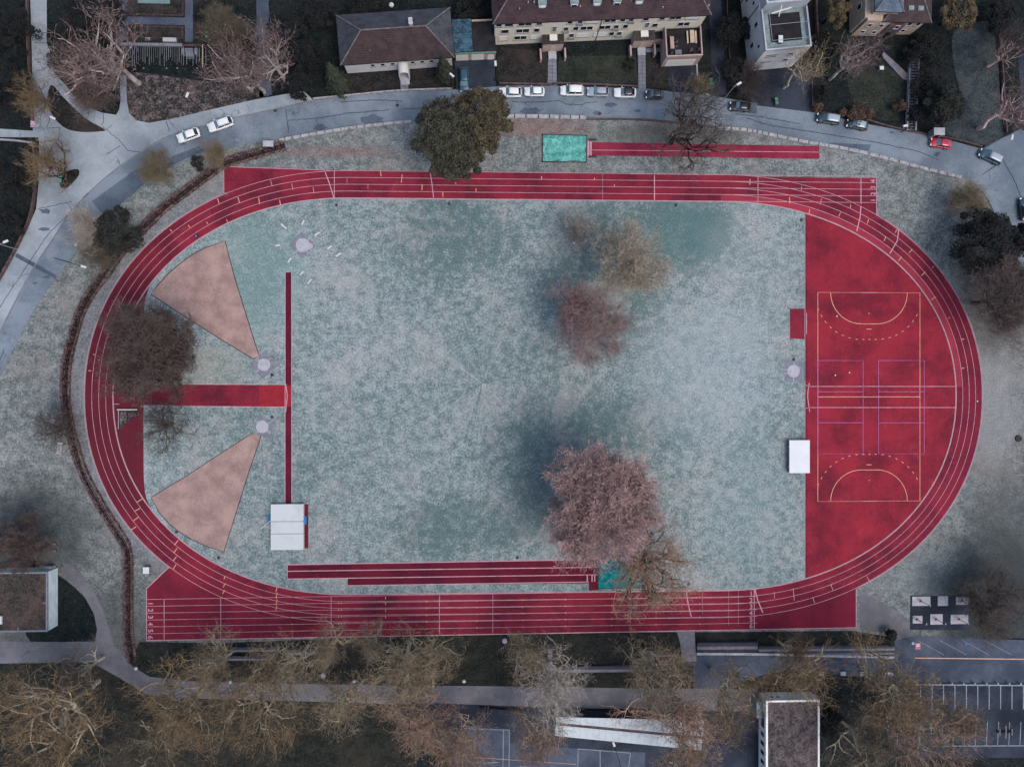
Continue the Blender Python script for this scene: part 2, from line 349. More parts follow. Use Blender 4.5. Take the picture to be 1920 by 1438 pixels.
L(.056, (1084, 1403), (1082, 1500)); L(.05, (1084, 1403), (1182, 1411)); L(.056, (1125, 1406), (1126, 1500)); L(.056, (1182, 1411), (1170, 1500)); L(.056, (905, 1430), (935, 1428)); L(.05, (970, 1436), (1080, 1440), w=.08); L(.05, (845, 1437), (845, 1470), w=.08)
tag(pl.build('parking_markings', M['line_w']), kind='structure')
py_ = MB(); py_.strip(W([(1715, 1233), (1990, 1236)]), .18, .052); py_.strip(W([(860, 1417), (1080, 1432)]), .07, .06)
tag(py_.build('yellow_markings', M['line_y']), kind='structure')

# north gardens
sheet('garden_lawn', [(1790, 60), (1850, 40), (1868, 70), (1876, 200), (1880, 262), (1840, 272), (1790, 258), (1765, 245), (1800, 190), (1788, 120)], .02, M['glawn2'], 4)
sheet('garden_lawn', [(1590, 135), (1640, 105), (1668, 130), (1700, 150), (1700, 195), (1690, 225), (1640, 222), (1600, 190)], .02, M['glawn'], 4)
sheet('garden_lawn', [(1048, 106), (1192, 104), (1196, 158), (1044, 156)], .02, M['glawn'])
sheet('garden_bed', [(930, 90), (1026, 96), (1028, 158), (935, 160)], .016, M['leafbed'])
sheet('garden_bed', [(1212, 100), (1250, 100), (1250, 166), (1212, 165)], .016, M['leafbed'])
sheet('garden_bed', [(648, 140), (850, 126), (852, 166), (655, 182)], .016, M['leafbed'])
sheet('driveway', [(1252, 118), (1305, 118), (1312, 160), (1322, 178), (1252, 172)], .034, M['dark_asphalt'])
sheet('driveway', [(852, 112), (926, 110), (930, 163), (856, 169)], .034, M['dark_asphalt'])
sheet('driveway', [(1405, 134), (1520, 128), (1522, 211), (1408, 197)], .034, M['dark_asphalt'])
sheet('driveway', [(1330, 0), (1352, 0), (1362, 178), (1335, 180)], .01, M['dark_asphalt'])
sheet('driveway', [(1906, 60), (1990, 60), (1990, 250), (1916, 245)], .034, M['dark_asphalt'])
sheet('path', [(480, -40), (504, -40), (504, 90), (510, 178), (486, 184), (482, 90)], .03, M['mid_asphalt'])
sheet('path', [(1640, 92), (1650, 92), (1682, 120), (1702, 140), (1704, 152), (1694, 150)], .03, M['step'])
pth = MB()
for pts in ([(1028, 96), (1043, 96), (1044, 161), (1027, 161)], [(1196, 90), (1210, 90), (1211, 167), (1197, 167)], [(748, 128), (763, 127), (766, 173), (752, 174)], [(1210, 92), (1240, 90), (1240, 98), (1211, 99)]): pth.flat(W(pts), .05)
tag(pth.build('garden_path', M['slab']), kind='structure')
js = MB()
for x0, y0, y1 in ((1028, 96, 161), (1196, 90, 167), (750, 128, 172)):
    for i in range(int((y1 - y0) / 7)): js.strip(W([(x0, y0 + i * 7), (x0 + 15, y0 + i * 7)]), .06, .056)
    js.strip(W([(x0 + 7.5, y0), (x0 + 8, y1)]), .05, .056)
tag(js.build('paving_joints', M['border']), kind='structure')

# ------------------------------------------------------------------ the track
CY = -2.4
def oval(n=80):
    pts = []
    for i in range(n + 1):                                    # right end, top to bottom
        t = PI / 2 - PI * i / n; c, s_ = math.cos(t), math.sin(t)
        pts.append((45.5 + 46 * abs(c) ** (2 / 2.1), CY + 37.15 * math.copysign(abs(s_) ** (2 / 2.1), s_)))
    for i in range(n + 1):
        t = -PI / 2 - PI * i / n; c, s_ = math.cos(t), math.sin(t)
        pts.append((-24.4 - 44 * abs(c) ** (2 / 2.1), CY + 37.15 * math.copysign(abs(s_) ** (2 / 2.1), s_)))
    return pts
OV = oval()
def lane(d):
    out = []; n = len(OV)
    for i in range(n):
        a = OV[i - 1]; b = OV[(i + 1) % n]; t = Vector((b[0] - a[0], b[1] - a[1])).normalized()
        out.append((OV[i][0] - t.y * d, OV[i][1] + t.x * d))
    return out
LW = 1.27
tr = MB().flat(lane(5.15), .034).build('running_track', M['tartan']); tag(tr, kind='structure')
ex = MB()
for pts in ([(420, 313), (560, 317), (700, 321), (700, 345), (420, 362)], [(1400, 331), (1643, 335), (1643, 404), (1560, 400), (1400, 370)],
            [(275, 1103), (316, 1064), (420, 1090), (700, 1110), (1605, 1100), (1605, 1178), (960, 1188), (275, 1201)]): ex.flat(W(pts), .026)
ex.build('straight_run', M['tartan'], tr)
def smax(a, b, k=.9): return math.log(math.exp((a - b) / k) + 1) * k + b
fl = [(min(61.8, smax(x, -62.8)), y) for x, y in OV]
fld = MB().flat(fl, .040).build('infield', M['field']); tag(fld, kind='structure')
MB().flat([p for p in lane(-.0) if p[0] > 61.8] , .0405).build('court_surface', M['tartan_d'], tr)
l1 = MB(); l1.strip([p for p in lane(LW / 2) if p[0] > 40 and p[1] > -2], LW, .041); l1.build('lane_surface', M['tartan_lane'], tr)
# javelin runway, small pads, vertical runway
MB().flat(W([(262, 721), (534, 722), (534, 763), (262, 759)]), .046).build('runway', M['tartan'], tr)
MB().flat(W([(486, 722.4), (546, 722.4), (548, 744), (546, 762.5), (486, 762.5)]), .052).build('runway', simple('tartan_new', (146, 46, 58), .85, .14, 1), tr)
MB().flat(W([(535, 511), (546.5, 511), (547, 948), (534.5, 948)]), .049).build('runway', M['tartan_dark'], tr)
MB().flat(W([(1481, 579), (1511, 579), (1511, 636), (1481, 635)]), .046).build('runway', M['tartan'], tr)
MB().flat(W([(539, 1059), (1120, 1048.5), (1120, 1077), (539, 1086)]), .046).build('runway', M['tartan_dark'], tr)
MB().flat(W([(652, 1084), (1112, 1077), (1122, 1077), (1122, 1106), (1104, 1107), (1104, 1093), (652, 1097)]), .052).build('runway', M['tartan_dark'], tr)
MB().flat(W([(1106, 267), (1536, 274.5), (1536, 298.5), (1106, 292)]), .05).build('runway', M['tartan_pink'], tr)

wl = MB(); Z = .06
for d in (0, LW, 2 * LW, 3 * LW, 4 * LW): wl.strip(lane(d), .085 if d else .11, Z, True)
yb0 = -39.66
def ysk(x): return .0056 * x
for k in range(7):
    y = yb0 - LW * k
    x0 = -62.2; x1 = 52.5 if k < 6 else 71.8
    wl.strip([(x0, y + ysk(x0)), (x1, y + ysk(x1))], .08 if k < 6 else .16, Z + .004)
for k in range(5):
    y = 34.75 + LW * k - (.05 if k == 4 else 0); wl.strip([(28, y), (75.8, y)], .09, Z + .004)
wl.strip(W([(1643, 335), (1643, 405)]), .1, Z + .008); wl.strip(W([(1605, 1103), (1605, 1178)]), .12, Z + .008); wl.strip(W([(275, 1103), (275, 1201)]), .12, Z + .008); wl.strip(W([(275, 1103), (316, 1064)]), .15, Z + .008); wl.strip(W([(420, 313), (620, 320)]), .1, Z); wl.strip(W([(420, 313), (420, 362)]), .1, Z + .004)
def T(*q, w=.11, z=Z + .008, mb=None): (mb or wl).strip(W([(q[i], q[i + 1]) for i in range(0, len(q), 2)]), w, z)
T(627, 319, 627, 372); T(610, 324, 618, 345, 626, 371, w=.16); T(806, 322, 810, 345, 813, 371, w=.16); T(1227, 329, 1227, 377, w=.18); T(1130, 327, 1130, 376, w=.06); T(1421, 332, 1421, 381)
T(1614, 335, 1614, 383, w=.16); T(1614, 387, 1612, 410, 1606, 434, w=.2); T(1685, 430, 1682, 452, 1668, 476, w=.2)
T(308, 1123, 308, 1200); T(414, 1121, 414, 1199); T(621, 1117, 621, 1193); T(824, 1116, 824, 1188); T(924, 1114, 924, 1187, w=.08)
T(1287, 1109, 1290, 1132, 1296, 1156, w=.2); T(1414, 1104, 1414, 1179, w=.16); T(1415, 1104, 1421, 1126, 1430, 1148, w=.2)
T(1317, 1108, 1317, 1150, w=.06); T(1366, 1106, 1366, 1172, w=.05); T(1384, 1105, 1384, 1172, w=.05)
def Z4(ox, oy, *q, **k): T(*[(ox if i % 2 == 0 else oy) + v / 4 for i, v in enumerate(q)], **k)
Z4(480, 0, 110, 1355, 122, 1400); Z4(480, 0, 268, 1378, 278, 1425); Z4(480, 0, 428, 1405, 436, 1450); Z4(480, 0, 840, 1380, 840, 1420, w=.07); Z4(480, 0, 683, 1340, 683, 1375, w=.07)
Z4(1440, 360, 400, 52, 390, 97); Z4(1440, 360, 545, 150, 528, 190); Z4(1440, 0, 252, 1400, 248, 1438)
Z4(1440, 1078, 45, 125, 48, 172); Z4(1440, 1078, 188, 98, 196, 192); Z4(1440, 1078, 470, 70, 487, 115); Z4(1440, 1078, 333, 162, 349, 207); Z4(1440, 1078, 740, 8, 762, 48)
T(1512, 587, 1512, 627, w=.14); T(1517, 718, 1515, 730, 1514, 744, 1516, 760, 1518, 772, w=.16); T(1517, 724.5, 1793, 724.5, w=.12); T(1517, 764, 1793, 764, w=.12); T(1509, 722, 1518, 724, w=.1); T(1509, 766, 1518, 764, w=.1)
T(536, 720, 539, 742, 536, 772, w=.14); T(211, 757.5, 224, 757.5)
T(535, 511, 534.5, 948, w=.12, z=.056); T(546.8, 511, 547.2, 948, w=.12, z=.056); T(264, 719.5, 534, 720.5, w=.12, z=.05); T(264, 762, 534, 763, w=.12, z=.05)
for y0, y1 in ((1058.5, 1048.5), (1070.5, 1063.0), (1085, 1077)): T(539, y0, 1120, y1, w=.16, z=.062)
T(652, 1097.5, 1104, 1090.5, w=.16); T(539, 1059, 539, 1086, w=.1, z=.066); T(1108, 282, 1536, 286, w=.1); T(1103, 265, 1103, 294, w=.35); T(1108, 266, 1108, 293, w=.28)
for x in (1101, 1110, 1115): T(x, 1049, x, 1062, w=.22)
for x in (1101, 1110, 1115): T(x, 1078, x, 1090, w=.22)
wl.build('lane_markings', M['line'], tr)
yl = MB()
for ox, oy, segs in ((0, 360, ((1632, 50, 1645, 90), (1785, 42, 1797, 85), (1275, 282, 1290, 297), (1412, 250, 1425, 268), (1550, 225, 1562, 243), (1698, 208, 1710, 228))),
        (480, 0, ((933, 1285, 938, 1325), (1097, 1310, 1090, 1372), (1247, 1385, 1245, 1430), (1340, 1312, 1342, 1330), (1650, 1415, 1650, 1438), (1498, 1365, 1498, 1383))),
        (480, 360, ((20, 45, 28, 92), (178, 62, 185, 100), (1400, 0, 1403, 40))), (960, 0, ((618, 1335, 618, 1352), (768, 1385, 768, 1402), (1785, 1345, 1783, 1388), (222, 1325, 222, 1345))),
        (1440, 360, ((160, 40, 163, 88), (313, 130, 305, 168), (620, 97, 615, 122), (755, 205, 742, 238), (883, 335, 868, 370), (970, 280, 950, 308), (1080, 430, 1057, 460), (1000, 487, 977, 518), (1178, 600, 1150, 628), (1255, 787, 1222, 810), (1240, 560, 1230, 570), (1365, 940, 1350, 950), (1450, 1105, 1470, 1103), (1450, 1323, 1470, 1321))),
        (0, 720, ((1068, 860, 1028, 885), (1052, 930, 1015, 950), (1038, 998, 1000, 1025), (1022, 1068, 985, 1092), (1337, 1170, 1310, 1205), (1330, 1230, 1305, 1262), (1325, 1290, 1300, 1325), (1322, 1350, 1300, 1385))),
        (480, 1078, ((160, 85, 150, 125), (160, 130, 150, 175), (160, 180, 150, 225), (158, 230, 148, 270), (972, 160, 972, 180), (972, 200, 972, 222), (972, 250, 972, 275), (972, 300, 972, 322))),
        (0, 1078, ((1690, 5, 1680, 30), (1690, 60, 1675, 90), (1685, 110, 1670, 140))), (0, 360, ((700, 1215, 715, 1225), (735, 1262, 750, 1262), (665, 1340, 685, 1340)))):
    for s4 in segs: T(*[(ox if i % 2 == 0 else oy) + v / 4 for i, v in enumerate(s4)], w=.14, z=Z + .012, mb=yl)
# small cross ticks on the bottom straight
rt = random.Random(2)
for px in (635, 800, 894, 980, 1060, 1147, 1230, 1312, 548, 640):
    for k in range(1, 6):
        c = G(px, 1140); q_ = yb0 - LW * k + ysk(c.x); yl.strip([(c.x, q_ - .14), (c.x, q_ + .14)], .14, Z + .012)
# handball court
cx0, cx1, cyb, cyt = 64.3, 84.3, -22.6, 17.45; cxm = (cx0 + cx1) / 2
yl.strip([(cx0, cyb), (cx1, cyb), (cx1, cyt), (cx0, cyt)], .12, Z, True); yl.strip([(cx0, (cyb + cyt) / 2), (cx1, (cyb + cyt) / 2)], .12, Z + .004)
for yy, sg in ((cyt, -1), (cyb, 1)):
    def arc(r, n=40): return [(cxm - 1.5 - r * math.cos(PI / 2 * i / n), yy + sg * r * math.sin(PI / 2 * i / n)) for i in range(n + 1)] + [(cxm + 1.5 + r * math.sin(PI / 2 * i / n), yy + sg * r * math.cos(PI / 2 * i / n)) for i in range(n + 1)]
    yl.strip(arc(6), .12, Z + .004)
    A = [p for p in arc(9, 60) if cx0 < p[0] < cx1]; P = [A[0]]
    for a, b in zip(A, A[1:]):                        # resample evenly
        m = max(1, int(math.dist(a, b) / .1))
        P += [(a[0] + (b[0] - a[0]) * (i + 1) / m, a[1] + (b[1] - a[1]) * (i + 1) / m) for i in range(m)]
    step = 6
    for i in range(0, len(P) - step, step):
        if (i // step) % 2 == 0: yl.strip(P[i:i + 5], .12, Z + .004)
    yl.strip([(cxm - .5, yy + sg * 7), (cxm + .5, yy + sg * 7)], .12, Z + .004); yl.strip([(cxm - .12, yy + sg * 4), (cxm + .2, yy + sg * 4)], .12, Z + .004)
    wgoal = MB(); wgoal.strip([(cxm - 1.5, yy), (cxm + 1.5, yy)], .12, Z + .016); wgoal.build('goal_line', M['line'], tr)
yl.build('yellow_markings', M['line_y'], tr)
vl = MB()
for x0, x1 in ((1533.5, 1618), (1647, 1732.5)):
    T(x0, 676, x1, 676, x1, 850.5, x0, 850.5, x0, 676, w=.09, z=Z + .02, mb=vl)
    for y in (734.5, 792.5): T(x0, y, x1, y, w=.09, z=Z + .024, mb=vl)
vl.build('violet_markings', M['line_v'], tr)
def number(ch, px, py, rz, size=1.3, mat=M['line']):
    cu = bpy.data.curves.new('n', 'FONT'); cu.body = ch; cu.size = size; cu.align_x = 'CENTER'; cu.align_y = 'CENTER'; cu.offset = .02
    to = bpy.data.objects.new('n', cu); COL.objects.link(to)
    me = bpy.data.meshes.new_from_object(to); bpy.data.objects.remove(to)
    me.materials.clear(); me.materials.append(mat)
    o = bpy.data.objects.new('lane_number', me); COL.objects.link(o); o.parent = tr
    p = G(px, py); o.location = (p.x, p.y, .085); o.rotation_euler = (0, 0, rz)
for i, ch in enumerate('1234'): number(ch, 1637, 376 - i * 12, PI / 2)
for i, ch in enumerate('123456'):
    number(ch, 282, 1131 + i * 12.7, -PI / 2); number(ch, 1408, 1113.3 + i * 12, 0)
kbm = MB()

def where(pts, ok):                                            # the runs of a closed line that satisfy ok
    run = []
    for p in pts + pts[:1]:
        if ok(p): run.append(p)
        else:
            if len(run) > 1: yield run
            run = []
    if len(run) > 1: yield run
for run in where(lane(5.26), lambda p: not (p[1] < -34 and -58 < p[0] < 72) and not (p[1] > 32 and (-48 < p[0] < -27 or 44 < p[0] < 76))): kbm.strip(run, .16, .046)
kbm.strip(lane(-.12), .12, .052, True)
kbm.strip(W([(1509, 404), (1509, 1085)]), .14, .06)
bd = [p for p in lane(5.3) if p[0] < -36 and p[1] > -36]; bo = [p for p in lane(7.6) if p[0] < -36 and p[1] > -36]
for q0, q1 in zip(zip(bd, bo), zip(bd[1:], bo[1:])): pass
bm_ = MB()
for i in range(min(len(bd), len(bo)) - 1):
    if math.dist(bd[i], bd[i + 1]) < 5 and math.dist(bo[i], bo[i + 1]) < 5 and math.dist(bd[i], bo[i]) < 5: bm_.face([(*bo[i], .014), (*bo[i + 1], .014), (*bd[i + 1], .014), (*bd[i], .014)])
tag(bm_.build('gravel_path', M['band']), kind='structure')
tag(kbm.build('track_edging', M['kerb']), kind='structure')
# clay throwing sectors
s1 = [(283, 552), (296, 535), (315, 514), (338, 494), (360, 478), (385, 465), (422, 452), (440, 520), (460, 585), (482, 655), (487, 668), (475, 673), (420, 640), (350, 596)]
s2 = [(284, 932), (298, 960), (318, 982), (338, 998), (360, 1011), (385, 1023), (420, 1034), (440, 970), (465, 890), (490, 817), (473, 812), (420, 846), (350, 892)]
for s_ in (s1, s2):
    sheet('throwing_sector', s_, .05, M['gravel'])
b_ = MB(); b_.strip(W(s1), .16, .058, True); b_.strip(W(s2), .14, .058, True)
tag(b_.build('sector_border', M['border']), kind='structure')
def circle_pad(corners, c, r, spokes):
    pts = W(corners); o = MB().prism([(p.x, p.y) for p in pts], 0.02, .06).build('throwing_slab', M['slab']); tag(o, kind='structure')
    q = G(*c); MB().flat([(q.x + r * math.cos(2 * PI * i / 32), q.y + r * math.sin(2 * PI * i / 32)) for i in range(32)], .066).build('circle_floor', M['slab_lt'], o)
    m = MB(); m.strip([(q.x + r * math.cos(2 * PI * i / 32), q.y + r * math.sin(2 * PI * i / 32)) for i in range(32)], .13, .07, True)
    for a in spokes:
        m.strip([(q.x + r * math.cos(R(a)), q.y + r * math.sin(R(a))), (q.x + (r + .8) * math.cos(R(a)), q.y + (r + .8) * math.sin(R(a)))], .12, .074)
    m.build('ring', M['slab_lt'], o)
circle_pad([(499, 657), (523, 685), (492, 711), (468, 681)], (495, 684), 1.1, (135, 45, 225, 150))
circle_pad([(488, 774), (518, 798), (500, 824), (472, 800)], (492, 800), 1.1, (140, 320, 225, 30))
circle_pad([(565, 435), (593, 461), (567, 486), (540, 460)], (568, 460), 1.25, (45, 225, 300, 330))
circle_pad([(1471, 677), (1509, 677), (1509, 716), (1471, 715)], (1488, 696), 1.15, (90, 270, 170, 195))
MB().flat([(G(581, 460).x + .6 * math.cos(i * PI / 4), G(581, 462).y + .6 * math.sin(i * PI / 4)) for i in range(8)], .078).build('worn_paint', M['slab_lt'], bpy.data.objects['throwing_slab.002'])
# covers on the track: cigarette-end sized debris and bare spots
mh = MB()
for px, py in ((331, 997), (410, 1045), (510, 703), (510, 782), (1502, 413), (1488, 674), (1291, 1095), (842, 382), (631, 385), (1267, 385), (970, 1045)):
    c = G(px, py); mh.flat([(c.x + .3 * math.cos(i * PI / 6), c.y + .3 * math.sin(i * PI / 6)) for i in range(12)], .075)
tag(mh.build('drain_cover', M['border']), kind='structure')
# ------------------------------------------------------------------ vegetation
def tw(name, rgb, var=.3): return simple(name, rgb, .9, var, .5, 3)
TW = dict(gold=tw('golden_tan_twigs', (172, 160, 144)), tan=tw('tan_twigs', (146, 132, 112)), pale=tw('pale_twigs', (172, 164, 156)), olive=tw('olive_twigs', (106, 99, 88)), pink=tw('pinkish_twigs', (146, 122, 122)), rose=tw('rosy_twigs', (192, 162, 160)),
          brown=tw('brown_twigs', (132, 114, 92)), rust=tw('rusty_twigs', (158, 132, 116)), dark=tw('dark_twigs', (104, 93, 91)), grey=tw('grey_twigs', (92, 86, 84)), red=tw('reddish_twigs', (122, 106, 106)), moss=tw('mossy_twigs', (126, 117, 98)),
          bark=tw('grey_bark', (108, 98, 94)), birch=tw('white_bark', (176, 166, 164), .2), plane=tw('pale_plane_bark', (190, 180, 158), .3), darkbark=tw('dark_bark', (46, 40, 42)), pinkbark=tw('pale_pink_bark', (214, 184, 180), .25))
def grow_tree(seed, h, r, nl=6, up=.35, lev=5, kids=(6, 6, 6, 5), wig=.25, trunk=.3, dome=.5, tk=1.0, lean=0, tl=.16, tt=1.0):
    rr = random.Random(seed); A = MB(); B = MB()
    seg_len = [None, .52, .36, .24, tl, tl * .75]; rad = [None, .017, .0085, .0040, .0020, .0016]
    def limb(p, d, lv):
        n = 4 if lv < 3 else 3 if lv < 5 else 2
        ln = seg_len[lv] * r * rr.uniform(.75, 1.2); r0 = rad[lv] * r * tk * rr.uniform(.8, 1.2)
        pts = [p]; dd = d.copy()
        for i in range(n):
            dd = (dd + Vector((rr.gauss(0, wig), rr.gauss(0, wig), rr.gauss(0, wig * .6) + up * .22))).normalized()
            q = pts[-1] + dd * ln / n; zmax = h * (1 - .25 * (math.hypot(q.x, q.y) / (r * 1.15)) ** 2)
            if q.z > zmax: q.z = zmax - rr.random() * .3
            rq = math.hypot(q.x, q.y)
            pts.append(q)
        if lv >= 5:
            for a, b in zip(pts, pts[1:]):
                s_ = Vector((rr.gauss(0, 1), rr.gauss(0, 1), rr.gauss(0, 1))).normalized() * (.013 if nl > 8 else .015) * (1.0 + r / 12)
                B.face((a - s_, a + s_, b))
        else:
            mb = A if lv <= 2 else B
            for i in range(n):
                mb.tube(pts[i], pts[i + 1], r0 * (1 - .75 * i / n), r0 * (1 - .75 * (i + 1) / n), 5 if lv <= 2 else 3, False)
        if lv < lev:
            k = kids[lv - 1]
            for j in range(k):
                t0 = (.3, .4, .5, .35)[lv - 1]; t = t0 + (1 - t0) * (j + rr.random()) / k
                i = min(n - 1, int(t * n)); q = pts[i].lerp(pts[i + 1], t * n - i)
                dr = (pts[i + 1] - pts[i]).normalized()
                side = Vector((rr.gauss(0, 1), rr.gauss(0, 1), rr.gauss(0, .7) + up)).normalized()
                limb(q, (dr * rr.uniform(.5, 1.1) + side * .9).normalized(), lv + 1)
    th = h * trunk; p = Vector((0, 0, 0)); ln = Vector((lean, 0, 0))
    for i in range(4):
        q = Vector((rr.gauss(0, .1) + lean * (i + 1) / 4, rr.gauss(0, .1), th * (i + 1) / 4)); A.tube(p, q, r * .034 * tt * (1.25 - .15 * i), r * .034 * tt * (1.1 - .15 * i), 8, False); p = q
    for i in range(nl):
        a = 2 * PI * (i + rr.uniform(-.3, .3)) / nl; e = rr.uniform(.15, .9) if i else 1.6
        dd = Vector((math.cos(a) * math.cos(e), math.sin(a) * math.cos(e), math.sin(e) * dome * 2)).normalized()
        limb(p.copy() - Vector((0, 0, rr.random() * th * .25)), dd, 1)
    limb(p.copy(), Vector((rr.gauss(0, .2), rr.gauss(0, .2), 1)).normalized(), 1)
    return A, B
PROTO = {}
def proto(key, A, B, matA, matB, nA='trunk', nB='crown'):
    def me(mb, nm, mt):
        m = bpy.data.meshes.new(nm); m.from_pydata(mb.v, [], mb.f); m.materials.append(mt); m.update(); return m
    q = sorted(math.hypot(v[0], v[1]) for v in B.v); zz = sorted(v[2] for v in B.v)
    PROTO[key] = (me(A, 'trunk', matA), me(B, 'crown', matB), q[int(len(q) * .93)], zz[int(len(zz) * .97)])
for i in range(3): proto('wide%d' % i, *grow_tree(10 + i, 15, 7.5, 7, .35, 5, (7, 6, 6, 5)), TW['bark'], TW['tan'])
for i in range(3): proto('plane%d' % i, *grow_tree(30 + i, 20, 9.5, 6, .30, 5, (5, 5, 4, 4), .36, .3, .6, 1.35, 0, .16, .8), TW['plane'], TW['brown'])
for i in range(2): proto('dense%d' % i, *grow_tree(50 + i, 15, 7.5, 9, .55, 5, (8, 8, 8, 10), .22, .22, .55, 1.1, 0, .10), TW['bark'], TW['dark'])
for i in range(2): proto('birch%d' % i, *grow_tree(70 + i, 13, 4.8, 5, .6, 5, (4, 3, 3, 4), .22, .35, .9, 1.7, 0, .20, .8), TW['birch'], TW['red'])
for i in range(2): proto('sparse%d' % i, *grow_tree(90 + i, 14, 7.5, 6, .4, 4, (6, 6, 5, 0), .35, .2, .55, 1.3), TW['darkbark'], TW['grey'])
for i in range(2): proto('airy%d' % i, *grow_tree(130 + i, 15, 8, 8, .4, 5, (6, 5, 4, 5), .32, .3, .55, 1.4, 0, .15, .9), TW['darkbark'], TW['tan'])
proto('broom0', *grow_tree(150, 8, 4, 16, .5, 4, (5, 5, 6, 0), .07, .12, .9, .9), TW['bark'], TW['pale'])
proto('bush0', *grow_tree(110, 5, 3.6, 9, .8, 4, (8, 8, 7, 0), .18, .06, .9, .8), TW['bark'], TW['pale'])
def bark_tree(key, name, label, px, py, rpx, h, twig, bark=None, zf=.72, group=None, cat='tree', rot=None, base=None):
    mA, mB, R0, H0 = PROTO[key]; rr = random.Random(int(px * 7 + py))
    c = G(px, py, h * zf); r = rpx * .1007 * (CAMH - h * zf) / CAMH
    t = thing(name, label, cat, (c.x, c.y, 0), rr.uniform(0, 2 * PI) if rot is None else rot, group)
    if base:                                              # leaning trunk: shear toward the crown centre
        pass
    for nm, me, mt in (('trunk', mA, bark), ('crown', mB, twig)):
        o = bpy.data.objects.new(nm, me); COL.objects.link(o); o.parent = t
        o.scale = (r / R0, r / R0, h / H0)
        if mt: o.material_slots[0].link = 'OBJECT'; o.material_slots[0].material = TW[mt]
    return t
G_ST = 'bare plane trees along the southern path'
B = bark_tree
B('broom0', 'bare_tree', 'small round pale bare tree, most northern on the infield', 1084, 432, 36, 8, 'pale', 'bark')
B('wide0', 'bare_tree', 'olive-brown bare tree on the infield beside the small pale one', 1194, 490, 72, 14, 'gold', 'bark')
B('wide1', 'bare_tree', 'pinkish bare tree in the middle of the infield', 1112, 598, 76, 13, 'pink', 'pinkbark')
B('dense0', 'bare_tree', 'largest rosy bare tree with a dense crown on the infield', 1132, 944, 98, 20, 'rose', 'rose')
B('dense1', 'bare_tree', 'large rosy bare tree crown joined to the largest one, nearer the track', 1080, 992, 50, 14, 'rose', 'rose')
B('airy0', 'bare_tree', 'tan bare tree overhanging the teal sandpit and bottom straight', 1212, 1078, 92, 15, 'rust', 'darkbark')
B('dense0', 'bare_tree', 'dark dense bare tree over the western bend of the track', 282, 657, 80, 15, 'dark', 'bark')
B('dense1', 'bare_tree', 'second dark bare crown beside the western bend, slightly east', 300, 680, 52, 13, 'dark', 'birch')
B('sparse0', 'bare_tree', 'thin brown bare tree by the metal rail inside the western bend', 293, 798, 55, 10, 'grey', 'bark')
B('sparse1', 'bare_tree', 'thin grey bare tree west of the hedge beside two stone slabs', 92, 806, 46, 9, 'grey', 'bark')
B('birch0', 'birch_tree', 'white-limbed birch with reddish twigs at the fork of the north-west path', 200, 104, 76, 17, 'red', 'birch')
B('birch1', 'birch_tree', 'birch with reddish twigs nearest the north-south street', 140, 125, 60, 15, 'red', 'pinkbark')
B('wide1', 'bare_tree', 'dark brown tree under the birches above the curved path', 170, 160, 52, 9, 'dark', 'bark')
B('birch1', 'birch_tree', 'white-limbed birch above the western pavement, left of the path to the top', 437, 125, 58, 15, 'red', 'birch')
B('birch0', 'birch_tree', 'tall white birch over the narrow vertical path', 505, 105, 56, 17, 'red', 'birch')
B('birch0', 'birch_tree', 'smaller birch between the two white birches', 470, 140, 45, 12, 'red', 'birch')
B('sparse0', 'bare_tree', 'dark-limbed bare tree leaning over the road by the long jump runway', 1285, 232, 92, 15, 'grey', 'darkbark')
B('birch1', 'bare_tree', 'pale bare tree in front of the tall white block', 1510, 125, 42, 14, 'tan', 'plane')
B('birch0', 'birch_tree', 'white birch on the dark lawn beside the beige villa', 1603, 108, 46, 14, 'red', 'birch')
B('birch1', 'birch_tree', 'pale-trunked tree at the right edge above the road', 1905, 205, 55, 15, 'red', 'pinkbark')
B('sparse1', 'bare_tree', 'thin tree at the right edge beside the upper driveway', 1915, 85, 45, 13, 'dark', 'pinkbark')
B('wide0', 'bare_tree', 'yellowish bare tree in the verge below the road fork', 300, 316, 36, 8, 'moss', 'bark')
B('bush0', 'bare_shrub', 'round tan shrub beside the hedge and the road', 405, 291, 26, 4, 'tan', 'bark', cat='shrub')
B('sparse0', 'bare_tree', 'brown tree beside the sign at the corner of the two streets', 66, 178, 42, 9, 'brown', 'bark')
B('sparse1', 'bare_tree', 'dark bare tree over the traffic island by the western junction', 98, 308, 52, 10, 'brown', 'darkbark')
B('bush0', 'bare_shrub', 'pale wispy shrub beside the dark round evergreen', 160, 430, 42, 6, 'pale', 'bark', cat='shrub')
B('bush0', 'bare_shrub', 'brown shrub at the verge below the dark round evergreen', 190, 470, 42, 5, 'olive', 'bark', cat='shrub')
B('wide2', 'bare_tree', 'orange-brown shrubby tree beside the eastern road bend', 1812, 372, 38, 7, 'moss', 'bark')
B('wide0', 'bare_tree', 'dim brown tree right of the workout pads', 1868, 1140, 70, 9, 'grey', 'darkbark')
B('wide1', 'bare_tree', 'dark bare tree right of the eastern bend near the top', 1880, 560, 75, 12, 'dark', 'darkbark')
B('dense1', 'bare_tree', 'dark bare tree above the flat-roofed building at the left edge', 32, 1020, 52, 8, 'dark', 'bark')
B('wide2', 'bare_tree', 'faint brown tree in the garden north of the birches', 425, 55, 45, 8, 'olive', 'bark')
B('bush0', 'bare_shrub', 'brown bush between the yellow building and the tall block', 1405, 150, 34, 6, 'grey', 'bark', cat='shrub')
B('bush0', 'bare_shrub', 'brown bush beside the yellow building driveway', 1315, 160, 22, 5, 'tan', 'bark', cat='shrub')
